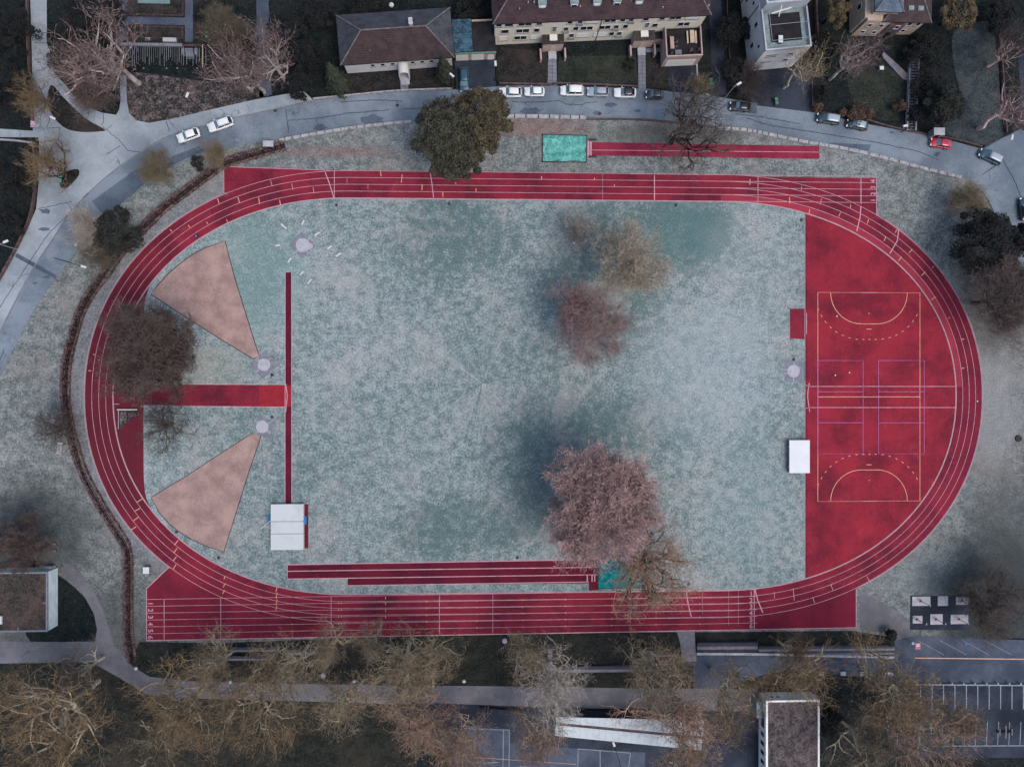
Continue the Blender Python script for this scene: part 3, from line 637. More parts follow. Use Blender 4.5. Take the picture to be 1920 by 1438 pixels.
pl_list = [(95, 1345, 118, 'plane0', 'brown', 'in the bottom left corner below the park path', 22), (255, 1415, 78, 'plane1', 'olive', 'second from the left along the bottom edge', 20), (345, 1330, 92, 'plane2', 'brown', 'over the bend of the path below the lane numbers', 18),
    (400, 1250, 70, 'plane1', 'tan', 'whose twigs reach the start of the bottom straight', 15), (470, 1330, 92, 'plane0', 'brown', 'over the path, below the left stone benches', 20), (545, 1250, 82, 'plane0', 'tan', 'over the left stone steps', 18),
    (620, 1210, 50, 'plane2', 'tan', 'with forked pale limbs touching the bottom straight', 15), (640, 1325, 72, 'plane1', 'tan', 'south of the path with a single white stem', 15), (755, 1245, 92, 'plane1', 'tan', 'tall, right of the first lamp post pair', 18),
    (805, 1232, 66, 'plane0', 'tan', 'with thick pale stem beside the track', 16), (790, 1345, 88, 'plane2', 'rust', 'where the path meets the asphalt yard', 17), (860, 1400, 80, 'plane1', 'rust', 'overhanging the blue court corner', 18),
    (985, 1225, 62, 'plane2', 'tan', 'left of the middle retaining wall', 17), (1035, 1285, 84, 'plane1', 'pale', 'with bright spreading limbs above the middle wall', 17), (1010, 1385, 60, 'plane0', 'rust', 'left of the white canopy', 16), (1225, 1255, 76, 'plane0', 'tan', 'beside the concrete ramp', 17),
    (1280, 1330, 98, 'plane2', 'rust', 'covering the right half of the white canopy', 18), (1295, 1420, 78, 'plane1', 'rust', 'at the bottom edge right of the lamp', 17), (1375, 1305, 76, 'plane0', 'brown', 'left of the flat roof with white parapet', 18), (1500, 1275, 74, 'plane2', 'brown', 'over the white parapet corner', 16),
    (1485, 1215, 42, 'sparse1', 'brown', 'small one on the bleachers', 9), (1690, 1305, 105, 'plane1', 'brown', 'with thick limbs over the parking stalls', 20), (1740, 1395, 95, 'plane0', 'rust', 'in the lower parking rows', 18), (1625, 1395, 78, 'plane2', 'olive', 'right of the building with the white parapet', 16),
    (1800, 1350, 50, 'plane2', 'brown', 'between both parking rows', 14), (700, 1200, 44, 'plane2', 'tan', 'whose low twigs touch the middle of the bottom straight', 13), (150, 1255, 60, 'plane2', 'olive', 'small one above the bottom left path', 12)]
for px, py, r, key, c, where, h in pl_list:
    if py < 1262: py += 9; r *= .9
    B(key, 'plane_tree', 'bare tree ' + where, px, py, r * .98, h, c, 'plane', group=G_ST)

def leaf_cloud(rr, lobes, n, s, flat=.35):
    mb = MB()
    for _ in range(n):
        c, r = rr.choice(lobes)
        d = Vector((rr.gauss(0, 1), rr.gauss(0, 1), rr.gauss(0, 1))); d.normalize()
        if d.z < -.3: d.z *= -1
        p = Vector(c) + Vector((d.x * r, d.y * r, d.z * r * .8)) * rr.uniform(.6, 1.05)
        a = Vector((rr.gauss(0, 1), rr.gauss(0, 1), rr.gauss(0, flat))).normalized(); b = a.cross(Vector((rr.gauss(0, .6), rr.gauss(0, .6), 1))).normalized()
        q = s * rr.uniform(.6, 1.4); a *= q; b *= q * .55
        mb.face((p - a, p - b * .8, p + a, p + b))
    return mb
LF = {}
def leafmat(key, rgb, rgb2, scale=.7):
    k = N(key + '_foliage'); t = k.math('ADD', k.math('MULTIPLY', k.noise(scale, 3), .5), k.math('MULTIPLY', k.noise(5, 3, .8), .5))
    LF[key] = k.done(k.mix(k.ramp(t, .4, .6), albedo(rgb), albedo(rgb2)), .8, None, 0, .15)
leafmat('pine', (34, 37, 34), (84, 83, 68)); leafmat('pine2', (46, 44, 36), (98, 89, 68)); leafmat('darkgreen', (24, 26, 26), (54, 56, 50)); leafmat('spruce', (27, 34, 30), (58, 64, 50)); leafmat('golden', (50, 46, 38), (104, 92, 66)); leafmat('copper', (58, 46, 42), (96, 76, 64)); leafmat('blackgreen', (16, 19, 21), (34, 36, 36))
def green_tree(name, label, px, py, rpx, h, leaf, n=5000, s=.3, nl=22, cat='evergreen tree', ry=None, group=None):
    rr = random.Random(int(px * 3 + py * 5)); c = G(px, py, h * .7); r = rpx * .1007 * (CAMH - h * .7) / CAMH; ry = (ry or rpx) / rpx
    t = thing(name, label, cat, (c.x, c.y, 0), 0, group)
    lobes = [((0, 0, h * .72), r * .55)]
    for i in range(nl):
        a = rr.uniform(0, 2 * PI); q = math.sqrt(rr.random()) * rr.choice((.75, .8, .88))
        lobes.append(((q * r * math.cos(a), q * r * math.sin(a) * ry, h * (.88 - .45 * q * q - rr.random() * .12)), r * rr.uniform(.12, .30) * (1.15 - .4 * q)))
    A = MB(); A.tube((0, 0, 0), (0, 0, h * .75), .05 * r + .1, .05 * r, 7)
    for (lc, lr) in lobes[1:9]: A.tube((0, 0, h * .4), lc, .03 * r + .04, .03, 5)
    for mb, nm, mt in ((A, 'trunk', TW['darkbark']), (leaf_cloud(rr, lobes, n, s), 'crown', LF[leaf])):
        m = bpy.data.meshes.new(nm); m.from_pydata([tuple(v) for v in mb.v], [], mb.f); m.materials.append(mt); o = bpy.data.objects.new(nm, m); COL.objects.link(o); o.parent = t
    return t
def spruce(name, label, px, py, rpx, h, leaf, n=3500):
    rr = random.Random(int(px + py)); c = G(px, py, h * .4); r = rpx * .1
    t = thing(name, label, 'conifer', (c.x, c.y, 0)); A = MB(); A.tube((0, 0, 0), (0, 0, h), .22, .03, 6); Bm = MB()
    for _ in range(n):
        z = 1 - math.sqrt(rr.random()); a = rr.uniform(0, 2 * PI); rad = r * (1 - z) * rr.uniform(.3, 1.08) * (.85 + .25 * math.sin(a * 5 + z * 30)); p = Vector((rad * math.cos(a), rad * math.sin(a), h * (.08 + .92 * z) - rad * .25))
        d = Vector((math.cos(a), math.sin(a), -.35)).normalized() * rr.uniform(.2, .42); s_ = Vector((-math.sin(a), math.cos(a), rr.gauss(0, .3))) * .13
        Bm.face((p - d - s_ * .3, p - s_, p + d, p + s_))
    for mb, nm, mt in ((A, 'trunk', TW['darkbark']), (Bm, 'crown', LF[leaf])):
        m = bpy.data.meshes.new(nm); m.from_pydata([tuple(v) for v in mb.v], [], mb.f); m.materials.append(mt); o = bpy.data.objects.new(nm, m); COL.objects.link(o); o.parent = t
E_ = green_tree
E_('pine_tree', 'big dark green pine overlapping the road and the top straight', 836, 248, 80, 16, 'pine', 24000, .2, 110)
E_('pine_tree', 'olive-tinted pine joined to the right of the big dark pine', 905, 216, 64, 17, 'pine2', 15000, .2, 80)
E_('pine_tree', 'smaller dark pine at the southern foot of the pine pair', 868, 292, 40, 11, 'pine', 8000, .2, 40)
E_('yew_tree', 'round dark evergreen between the western road and the hedge', 217, 433, 52, 7, 'darkgreen', 8000, .2, 50)
E_('evergreen_shrub', 'small dark evergreen beside the round tan shrub', 372, 303, 18, 3, 'darkgreen', 900, .2, 9, 'shrub')
E_('yew_tree', 'round dark evergreen tree on the grey lawn at the upper right', 1778, 195, 44, 9, 'darkgreen', 7000, .2, 44)
E_('bare_hornbeam', 'golden-brown leafy tree at the top right behind the villa', 1800, 18, 46, 9, 'golden', 4500, .24, 20, 'tree')
E_('bare_hornbeam', 'dark golden bush left of the beige villa at the top edge', 1568, 18, 34, 8, 'golden', 2500, .24, 14, 'tree')
E_('copper_shrub', 'small brown shrub at the kerb behind the dark cars', 1535, 200, 12, 2, 'copper', 500, .2, 8, 'shrub')
E_('copper_hedge', 'low brown hedge at the kerb between dark cars and stairs', 1610, 215, 42, 1.6, 'copper', 2200, .2, 18, 'hedge', 8)
E_('copper_shrub', 'round brown shrub left of the foot of the garden stairs', 1690, 200, 16, 2.2, 'copper', 700, .2, 8, 'shrub')
E_('box_shrub', 'clipped round dark shrub beside the second entrance path', 1183, 122, 15, 2.2, 'darkgreen', 1400, .16, 8, 'shrub')
spruce('spruce_tree', 'dark conical conifer at the left front corner of the white house', 628, 145, 23, 11, 'spruce')
spruce('spruce_tree', 'dark conical conifer hiding the right corner of the white house', 832, 128, 17, 10, 'spruce')
E_('yew_tree', 'broad black-green evergreen at the eastern road bend', 1852, 452, 72, 11, 'blackgreen', 12000, .22, 80)
E_('yew_tree', 'black-green evergreen at the right edge beside the road bend', 1915, 455, 45, 10, 'blackgreen', 6000, .22, 50)
dk = [(150, 40, 55, 'at the top left beside the northern street'), (120, 105, 35, 'behind the birches at the top left'), (195, 30, 45, 'left of the formal garden'), (540, 60, 42, 'between the vertical path and the white house'), (575, 110, 44, 'left of the white house'), (560, 160, 32, 'at the pavement end left of the white house'),
      (600, 20, 40, 'at the top edge left of the white house'), (18, 60, 58, 'in the top left corner'), (15, 160, 50, 'at the left edge above the side street'), (20, 330, 42, 'at the left edge below the side street'), (10, 420, 38, 'at the left edge below the tar seam'), (1375, 60, 42, 'between yellow building and tall block'), (1375, 130, 28, 'beside the bins'),
      (1555, 80, 36, 'between tall block and villa'), (1740, 100, 46, 'right of the villa'), (1745, 160, 40, 'left of the round evergreen'), (1880, 30, 40, 'at the top right corner'), (1672, 1192, 13, 'at the end of the bleachers'), (400, 30, 40, 'right of the formal garden'), (1545, 175, 18, 'at the dark garden corner by the kerb'),
      (445, 80, 40, 'behind the white-limbed birches'), (1725, 215, 22, 'right of the garden stairs'), (1560, 1360, 34, 'beside the building with the white parapet'), (690, 8, 40, 'behind the white house roof'), (880, 15, 34, 'behind the blue canopy'), (1905, 530, 48, 'below the two black-green evergreens'), (1640, 100, 20, 'below the villa')]
for px, py, r, wh in dk: E_('evergreen_shrub', 'very dark broad evergreen shrub ' + wh, px, py, r, 2.5 if py > 1100 else 4, 'blackgreen', int(900 + r * r * 1.6), .2, 34, 'shrub', group='dark shrubs round the gardens')

# ------------------------------------------------------------------ hedge with fence along the west of the track
hp = smooth_px([(535, 276), (480, 292), (425, 309), (390, 332), (350, 362), (310, 392), (262, 440), (228, 477), (204, 512), (176, 548), (154, 588), (140, 635), (130, 675), (126, 720), (128, 765), (140, 822), (158, 880), (190, 942), (224, 996), (241, 1028), (244, 1080), (244, 1180), (252, 1240)], 8)
HP = [Vector((p.x, p.y, 0)) for p in W([(q.x, q.y) for q in hp])]
leafmat('beech', (64, 50, 52), (134, 110, 110), 1.2)
def hedge(name, label, off, w, h, dens, P=HP):
    rr = random.Random(name + str(off)); mb = MB(); core = MB()
    for i, (a, b) in enumerate(zip(P, P[1:])):
        d = b - a; L_ = d.length
        if L_ < .01: continue
        t = d / L_; nrm = Vector((-t.y, t.x, 0)); c = (a + b) / 2 + nrm * off
        core.box((c.x, c.y, h * .4), (L_ + .05, w * .6, h * .8), math.atan2(t.y, t.x))
        for _ in range(int(L_ * dens)):
            u = rr.gauss(0, .33) * w; p = a + t * rr.random() * L_ + nrm * (off + u) + Vector((0, 0, h * (1 - abs(u / w) ** 2) * rr.uniform(.55, 1.12)))
            x = Vector((rr.gauss(0, 1), rr.gauss(0, 1), rr.gauss(0, .4))).normalized() * rr.uniform(.07, .2); y = x.cross(Vector((rr.gauss(0, .5), rr.gauss(0, .5), 1))).normalized() * .08
            mb.face((p - x, p - y, p + x, p + y))
    t_ = thing(name, label, 'hedge', tuple(P[0])); core.build('inner_branches', TW['darkbark'], t_); mb.build('foliage', LF['beech'], t_); return t_
hedge('beech_hedge', 'long low brown beech hedge on the outer side of the western fence', .62 * -1, .75, .9, 110)
hedge('beech_hedge', 'narrow strip of brown hedge on the track side of the western fence', .5, .32, .5, 70)
t_ = thing('wire_fence', 'thin dark wire fence inside the brown western hedge', 'fence', tuple(HP[0]))
fm = MB()
for a, b in zip(HP, HP[1:]):
    for z in (.3, .9, 1.5): fm.tube((a.x, a.y, z), (b.x, b.y, z), .03, None, 4, False)
fm.build('wire', M['dark'], t_)
for i in range(0, len(HP), 3): MB().tube((HP[i].x, HP[i].y, 0), (HP[i].x, HP[i].y, 1.6), .05).build('post', M['dark'], t_)
tag(MB().strip([(p.x, p.y) for p in HP], .8, .012).build('soil_strip', M['border']), kind='structure')

# ------------------------------------------------------------------ low walls along the road
def wall(name, label, px, w, h, mat, off=0):
    P = W(smooth_px(px, 4)); mb = MB(); o = P[0].copy()
    for a, b in zip(P, P[1:]):
        c = (a + b) / 2; mb.box((c.x, c.y, h / 2), ((b - a).length + w * .25, w, h), math.atan2(b.y - a.y, b.x - a.x))
    ob = mb.build(name, mat); return tag(ob, label, 'wall')
M['stone'] = simple('pale_stone_kerb', (158, 158, 164), .9, .3, 1.5)
M['stone_brown'] = simple('brown_stone', (96, 82, 84), .9, .35, 1.5)
wall('kerb_wall', 'pale stone kerb wall between road and lawn, left of the pines', [(525, 264), (580, 254), (640, 244), (700, 236), (770, 229)], .55, .4, M['stone'])
wall('kerb_wall', 'short pale double kerb wall between the pines and the sandpit', [(950, 219), (1030, 220), (1098, 222)], .7, .4, M['stone'])
wall('kerb_wall', 'dark stone kerb under the leaning roadside tree', [(1098, 224), (1198, 225), (1280, 232), (1345, 240)], .3, .3, M['stone_brown'])
wall('kerb_wall', 'long pale stone kerb wall following the road to the eastern bend', [(1345, 241), (1400, 245), (1440, 253), (1515, 268), (1590, 281), (1665, 299), (1740, 319), (1800, 333)], .6, .4, M['stone'])
wall('garden_wall', 'low pale garden wall in front of the white house', [(588, 187), (660, 180), (745, 172), (848, 168)], .25, .6, M['stone'])
wall('garden_wall', 'low wall between the parked cars and the yellow building garden', [(936, 158), (1027, 160), (1044, 158), (1110, 160), (1196, 164)], .3, .6, M['stone_brown'])
wall('garden_wall', 'pale curved kerb of the driveway beside the yellow building', [(1306, 120), (1308, 160), (1314, 172), (1330, 180)], .25, .3, M['stone'])
wall('garden_wall', 'brown wall edging the upper right gardens along the road', [(1522, 210), (1610, 222), (1660, 236), (1722, 250), (1790, 262), (1840, 276)], .2, .4, M['stone_brown'])
wall('garden_wall', 'rusty edging between tall block driveway and dark garden', [(1521, 150), (1522, 208)], .2, .5, M['stone_brown'])
wall('boundary_wall', 'thin wall along the left edge of the northern street', [(54, -30), (54, 60), (58, 130), (62, 190), (64, 240)], .25, .8, M['stone_brown'])
wall('boundary_wall', 'curved wall round the dark yard at the left edge', [(66, 270), (68, 330), (66, 370), (58, 410), (36, 460), (8, 512), (-20, 560)], .25, .8, M['stone_brown'])
wall('boundary_wall', 'pale edge wall of the side street at the left edge', [(-20, 262), (30, 265), (66, 270)], .25, .6, M['stone'])
wall('boundary_wall', 'pale kerb line beside the curved north-south street edge', [(1362, -10), (1364, 60), (1370, 150)], .12, .5, M['stone_brown'])
wall('boundary_wall', 'dark wall along the right driveway beyond the grey lawn', [(1868, 60), (1876, 130), (1880, 200), (1884, 250)], .2, .8, M['stone_brown'])
wall('boundary_wall', 'thin wall right of the tall block by the dark garden', [(1527, -10), (1530, 60), (1532, 110)], .3, .9, M['stone_brown'])
# terraces and steps on the south side
M['riser_shade'] = simple('shaded_step_concrete', (72, 72, 82), .9, .25, 1.2)  # dark tone on alternate steps stands in for the shade of risers
def steps(name, label, x0, y0, x1, y1, n, h, mat, cat='steps', rise=.22):
    t = None; a = G(x0, y0); b = G(x1, y0); c = G(x0, y1); dz = (a.y - c.y) / n
    sl_ = math.atan2(G(x1, y0 + (x1 - x0) * .02).y - a.y, b.x - a.x)
    mid = (a.x + b.x) / 2; t = thing(name, label, cat, (mid, c.y, 0))
    for i in range(n):
        hh = h + rise * (n - 1 - i); MB().box((mid, a.y - dz * (i + .5), hh / 2), (b.x - a.x, dz * .985, hh), -.006).build('step', mat if i % 2 else M['riser_shade'], t)
    return t
steps('bleachers', 'long grey concrete bleachers below the right end of the bottom straight', 1420, 1210, 1674, 1229, 4, .25, M['slab'])
steps('bleachers', 'wider concrete terrace left of the long bleachers', 1306, 1203, 1419, 1223, 3, .3, M['step'])
wall('retaining_wall', 'bright top edge wall of the long bleachers', [(1306, 1224), (1440, 1225), (1674, 1231)], .45, .5, M['slab_lt'])
steps('stone_bench', 'stone bench steps at the left under the plane trees', 432, 1212, 516, 1221, 2, .35, M['step'], 'steps')
steps('stone_bench', 'stone bench steps right of the first, under the plane trees', 530, 1216, 598, 1227, 2, .35, M['step'], 'steps')
steps('stone_bench', 'stone bench between the two left steps, slightly lower', 382, 1229, 512, 1238, 2, .3, M['step'], 'steps')
steps('stone_bench', 'long double stone bench in the middle of the shady lawn', 1036, 1248, 1216, 1260, 2, .35, M['step'], 'steps')
steps('stone_bench', 'stone bench under trees beside the concrete ramp', 1225, 1222, 1268, 1230, 2, .35, M['step'], 'steps')
wall('end_wall', 'short upright wall at the left end of the middle bench', [(1031, 1216), (1031, 1256)], .9, .5, M['step'])
wall('end_wall', 'short upright wall at the right end of the middle bench', [(1221, 1222), (1223, 1256)], .9, .5, M['step'])
wall('low_wall', 'dark ledge between park path and asphalt yard', [(1037, 1328), (1185, 1331)], .2, .4, M['dark'])
wall('low_wall', 'dark bench-like rail above the yard left of the canopy', [(900, 1325), (990, 1331)], .25, .4, M['dark'])
for x, y, w_, h_ in ((86, 1218, 0, 0),): pass
for i, (px, py, wh) in enumerate(((1538, 1261, 'leftmost'), (1579, 1261, 'second'), (1616, 1261, 'third'), (1667, 1261, 'rightmost'))):
    c = G(px, py); t = thing('seat_block', f'{wh} of four pale concrete seat blocks below the bleachers', 'seat block', (0, 0, 0), 0, 'pale seat blocks below the bleachers')
    MB().box((0, 0, .2), (.9, .6, .4)).build('plinth', M['step'], t); MB().box((0, 0, .45), (1.05, .75, .1)).build('seat', M['slab_lt'], t)
    t.location = (c.x, c.y, 0)

# ------------------------------------------------------------------ cars
M['glass'] = simple('car_glass', (96, 132, 144), .12, .1, 1, spec=.6)
M['glassd'] = simple('dark_glass', (22, 28, 34), .12, .1, 1, spec=.6)
M['lamp'] = simple('headlight_lens', (225, 228, 232), .2, .05, 1, spec=.6)
M['tail'] = simple('tail_light', (120, 24, 30), .3, .05, 1)
def paint(name, rgb): return simple(name, rgb, .28, .04, .6, spec=.5)
PA = dict(white=paint('white_car_paint', (228, 232, 236)), silver=paint('silver_car_paint', (150, 162, 176)), grey=paint('grey_car_paint', (120, 128, 140)), black=paint('black_car_paint', (26, 30, 36)), teal=paint('teal_car_paint', (36, 74, 92)), dark=paint('dark_green_car_paint', (30, 50, 58)), red=paint('red_car_paint', (176, 40, 66)), blue=paint('dark_blue_car_paint', (26, 44, 62)))
def loft(rings, cap=True):
    mb = MB(); n = len(rings[0])
    for r_ in rings: mb.v += [tuple(p) for p in r_]
    for i in range(len(rings) - 1):
        for j in range(n):
            k = (j + 1) % n; mb.f.append((i * n + j, i * n + k, (i + 1) * n + k, (i + 1) * n + j)); mb.mi.append(0)
    if cap:
        mb.f.append(tuple(range(n))[::-1]); mb.mi.append(0); e = (len(rings) - 1) * n; mb.f.append(tuple(e + i for i in range(n))); mb.mi.append(0)
    return mb
def car(label, px, py, ang, Ln, Wd, Ht, col, roof=None, kind='hatch', group=None, cat='car'):
    c = G(px, py, .8); t = thing('parked_car', label, cat, (0, 0, 0), 0, group); body = PA[col]; roofm = PA[roof] if roof else body
    hl, hw = Ln / 2, Wd / 2
    # hull: rings across the length (x forward)
    st = [(-hl, .80, .42, .86), (-hl + .12, .93, .30, .95), (-hl * .7, 1, .24, 1.0), (0, 1, .22, .98), (hl * .45, 1, .24, .96), (hl * .75, .97, .26, .86), (hl - .16, .88, .32, .76), (hl, .70, .42, .62)]
    if kind == 'van': st[0] = (-hl, .9, .35, 1.05); st[5] = (hl * .75, .98, .26, .92)
    rings = []
    for x, wf, z0, z1 in st:
        w_ = hw * wf; rings.append([(x, -w_ * .92, z0), (x, -w_, (z0 + z1) * .5), (x, -w_ * .95, z1 - .06), (x, -w_ * .72, z1), (x, w_ * .72, z1), (x, w_ * .95, z1 - .06), (x, w_, (z0 + z1) * .5), (x, w_ * .92, z0)])
    o = loft(rings).build('body', body, t, True)
    fr = dict(hatch=(.42, .14, -.62, -.86), estate=(.42, .14, -.72, -.93), van=(.52, .26, -.82, -.95), small=(.46, .16, -.66, -.88))[kind]
    xs = [fr[0] * hl, fr[1] * hl, fr[2] * hl, fr[3] * hl]; zb = .93; zt = Ht; wb = hw * .90; wt = hw * .74
    def q(x, w_, z): return ((x, -w_, z), (x, w_, z))
    a0, a1 = q(xs[0], wb * .92, zb), q(xs[1], wt, zt - .04); b0, b1 = q(xs[2], wt, zt - .06), q(xs[3], wb * .9, zb + .02)
    m = MB(); m.face((a0[0], a0[1], a1[1], a1[0])); m.build('windscreen', M['glass'], t)
    m = MB(); m.face((b1[1], b1[0], b0[0], b0[1])); m.build('rear_window', M['glassd'] if kind != 'small' else M['glass'], t)
    for s in (0, 1):
        m = MB(); pts = (a0[s], a1[s], b0[s], b1[s]); m.face(pts if s else pts[::-1]); m.build('side_window', M['glassd'], t)
    n = 5; rr_ = []
    for i in range(n + 1):
        f = i / n; x = xs[1] + (xs[2] - xs[1]) * f; z = zt + .05 * math.sin(PI * f) - .02 * f; w_ = wt * (.97 + .05 * math.sin(PI * f))
        rr_.append([(x, -w_, z - .08), (x, -w_ * .93, z - .01), (x, -w_ * .5, z + .03), (x, w_ * .5, z + .03), (x, w_ * .93, z - .01), (x, w_, z - .08)])
    loft(rr_).build('roof', roofm, t, True)
    if kind == 'estate':
        for s in (-1, 1): MB().box(((xs[1] + xs[2]) / 2, s * wt * .9, zt + .09), ((xs[1] - xs[2]) * .9, .05, .05)).build('roof_rail', M['dark'], t)
    for s in (-1, 1):
        mx = (xs[1] + xs[2]) / 2; k_ = 0 if s < 0 else 1
        for p_, q_, r_ in ((a0[k_], a1[k_], .05), (b0[k_], b1[k_], .06), ((mx, s * wb, zb), (mx, s * wt, zt - .04), .05)): MB().tube(p_, q_, r_, n=4).build('pillar', body, t)
    for s in (-1, 1):
        MB().box((hl - .2, s * hw * .62, .70), (.28, .38, .16), -s * .35).build('headlight', M['lamp'], t)
        MB().box((-hl + .06, s * hw * .66, .80), (.14, .3, .22)).build('tail_light', M['tail'], t)
        MB().box((xs[0] - .25, s * (hw + .08), 1.0), (.14, .22, .14)).build('wing_mirror', body, t)
        for x in (hl * .62, -hl * .60):
            wh = MB().tube((x, s * (hw - .2), .32), (x, s * (hw - .0), .32), .32, n=14).build('wheel', M['black'], t)
            MB().tube((x, s * (hw - .02), .32), (x, s * (hw + .015), .32), .2, n=10).build('rim', M['steel'], wh)
    MB().box((hl - .02, 0, .48), (.08, .5, .12)).build('number_plate', M['white'], t)
    t.location = (c.x, c.y, .034); t.rotation_euler = (0, 0, R(ang)); return t
GR = 'cars parked along the northern kerb'
car('white hatchback, the lower left of two white cars on the western road', 353, 254, 200, 4.3, 1.8, 1.5, 'white', kind='hatch')
car('white estate with dark roof rails, upper right of two on the western road', 413, 233, 200, 4.8, 1.85, 1.5, 'white', kind='estate')
car('dark teal people carrier in the garage driveway beside the blue canopy', 870, 150, 272, 4.6, 1.8, 1.7, 'teal', kind='van')
car('white estate half hidden beside the olive pine, leftmost of the kerb row', 957, 173, 180, 4.2, 1.8, 1.5, 'white', kind='estate', group=GR)
car('small white hatchback with blue-green windscreen, second in the kerb row', 1002, 172, 180, 3.8, 1.7, 1.5, 'white', kind='small', group=GR)
car('white delivery van parked right of the first entrance path', 1072, 170, 180, 4.3, 1.85, 1.85, 'white', kind='van', group=GR)
car('silver grey estate parked between the white van and the black-roofed car', 1121, 172, 180, 4.1, 1.75, 1.5, 'silver', kind='estate', group=GR)
car('white car with a black roof, just left of the second entrance path', 1172, 174, 180, 4.2, 1.8, 1.5, 'white', 'black', 'hatch', GR)
car('small black car right of the second entrance path', 1227, 178, 180, 3.4, 1.6, 1.5, 'black', kind='small', group=GR)
car('black car in the shade near the street lamp before the tall block', 1388, 200, 177, 4.1, 1.75, 1.45, 'black', kind='hatch')
car('dark green people carrier with silver roof at the right kerb', 1553, 223, 172, 4.5, 1.85, 1.7, 'dark', 'silver', 'van')
car('dark hatchback with pale grey roof behind the silver-roofed carrier', 1607, 234, 170, 4.1, 1.75, 1.5, 'black', 'silver', 'small')
car('red hatchback below the grey shelter on the right road', 1764, 269, 172, 4.1, 1.75, 1.5, 'red', kind='small')
car('dark blue-green people carrier at the eastern driveway mouth', 1857, 294, 156, 4.6, 1.8, 1.7, 'teal', 'silver', 'van')
car('dark blue car cut by the right edge on the eastern road', 1921, 392, 95, 4.4, 1.8, 1.5, 'blue', kind='hatch')
# ------------------------------------------------------------------ buildings
def tile_mat(name, rgb, rgb2, moss, ang=0.0, mossamt=.4):
    k = N(name); mp = k.n('ShaderNodeMapping'); mp.inputs['Rotation'].default_value = (0, 0, -ang); k.l(k.pos, mp.inputs['Vector'])
    wv = k.n('ShaderNodeTexWave'); wv.bands_direction = 'Y'; wv.inputs['Scale'].default_value = .95; wv.inputs['Distortion'].default_value = .6; wv.inputs['Detail'].default_value = 2; k.l(mp.outputs[0], wv.inputs['Vector'])
    t = k.math('ADD', k.math('MULTIPLY', k.noise(.6, 5, .7), .55), k.math('MULTIPLY', k.noise(5, 3, .9), .45))
    col = k.mix(k.ramp(t, .38, .62), albedo(rgb), albedo(rgb2))
    col = k.mix(k.math('MULTIPLY', wv.outputs['Fac'], .25), col, albedo(tuple(c * .5 for c in rgb)))
    col = k.mix(k.math('MULTIPLY', k.ramp(k.noise(.45, 5, .7), .52, .7), mossamt), col, albedo(moss))
    return k.done(col, .85, wv.outputs['Fac'], .04, .2)
M['tile'] = tile_mat('brown_roof_tiles', (44, 34, 36), (76, 60, 62), (56, 54, 58), R(4))
M['tile2'] = tile_mat('red_brown_roof_tiles', (40, 29, 33), (76, 57, 61), (50, 44, 48), R(3))
M['tile_g'] = tile_mat('grey_mossy_tiles', (46, 50, 60), (78, 82, 92), (80, 84, 80), R(4))
M['slate'] = tile_mat('slate_roof', (70, 86, 104), (110, 128, 146), (60, 70, 84), R(4), .3)
M['render_w'] = simple('white_render', (206, 205, 208), .9, .10, .7)
M['render_y'] = simple('yellow_render', (214, 208, 192), .9, .1, .6)
M['render_p'] = simple('pinkish_render', (178, 158, 154), .9, .12, .8)
M['render_b'] = simple('beige_render', (180, 164, 150), .9, .15, .8)
M['render_c'] = simple('cool_white_render', (176, 182, 190), .9, .12, .5)
M['pane'] = simple('window_pane', (32, 36, 44), .15, .3, 1.5, spec=.6)
M['frame'] = simple('window_frame', (214, 216, 218), .6, .05, 1)
M['shutter'] = simple('white_blind', (222, 222, 220), .7, .05, 2)
M['green_m'] = simple('green_copper_trim', (96, 128, 116), .6, .2, 2)
M['felt'] = simple('dark_roof_felt', (46, 46, 50), .95, .3, .6)
M['moss_roof'] = grass_mat('brown_green_roof', (40, 36, 36), (78, 70, 66), (100, 78, 74), .5)
M['leaf_roof'] = grass_mat('leafy_flat_roof', (50, 44, 46), (112, 102, 106), (110, 90, 88), .5)
M['blue_m'] = simple('blue_metal_sheet', (62, 88, 106), .5, .5, .5, 2)
M['wood'] = simple('pale_wood', (190, 174, 158), .8, .15, 2)
M['zinc'] = simple('zinc_sheet', (128, 144, 148), .5, .2, 1.2)
UP = Vector((0, 0, 1))
class Frame:                                        # u along the front, v into the building, w up
    def __init__(s, A, B_):
        s.o = Vector((A.x, A.y, 0)); s.len = math.hypot(B_.x - A.x, B_.y - A.y); s.u = Vector((B_.x - A.x, B_.y - A.y, 0)).normalized(); s.v = Vector((-s.u.y, s.u.x, 0)); s.ang = math.atan2(s.u.y, s.u.x)
    def p(s, u, v, w_): return s.o + s.u * u + s.v * v + UP * w_
    def box(s, mb, u0, u1, v0, v1, w0, w1, mi=0):
        c = s.p((u0 + u1) / 2, (v0 + v1) / 2, (w0 + w1) / 2); mb.box(c, (abs(u1 - u0), abs(v1 - v0), w1 - w0), s.ang, mi); return mb
def box1(fr, name, mat, par, *a): return fr.box(MB(), *a).build(name, mat, par)
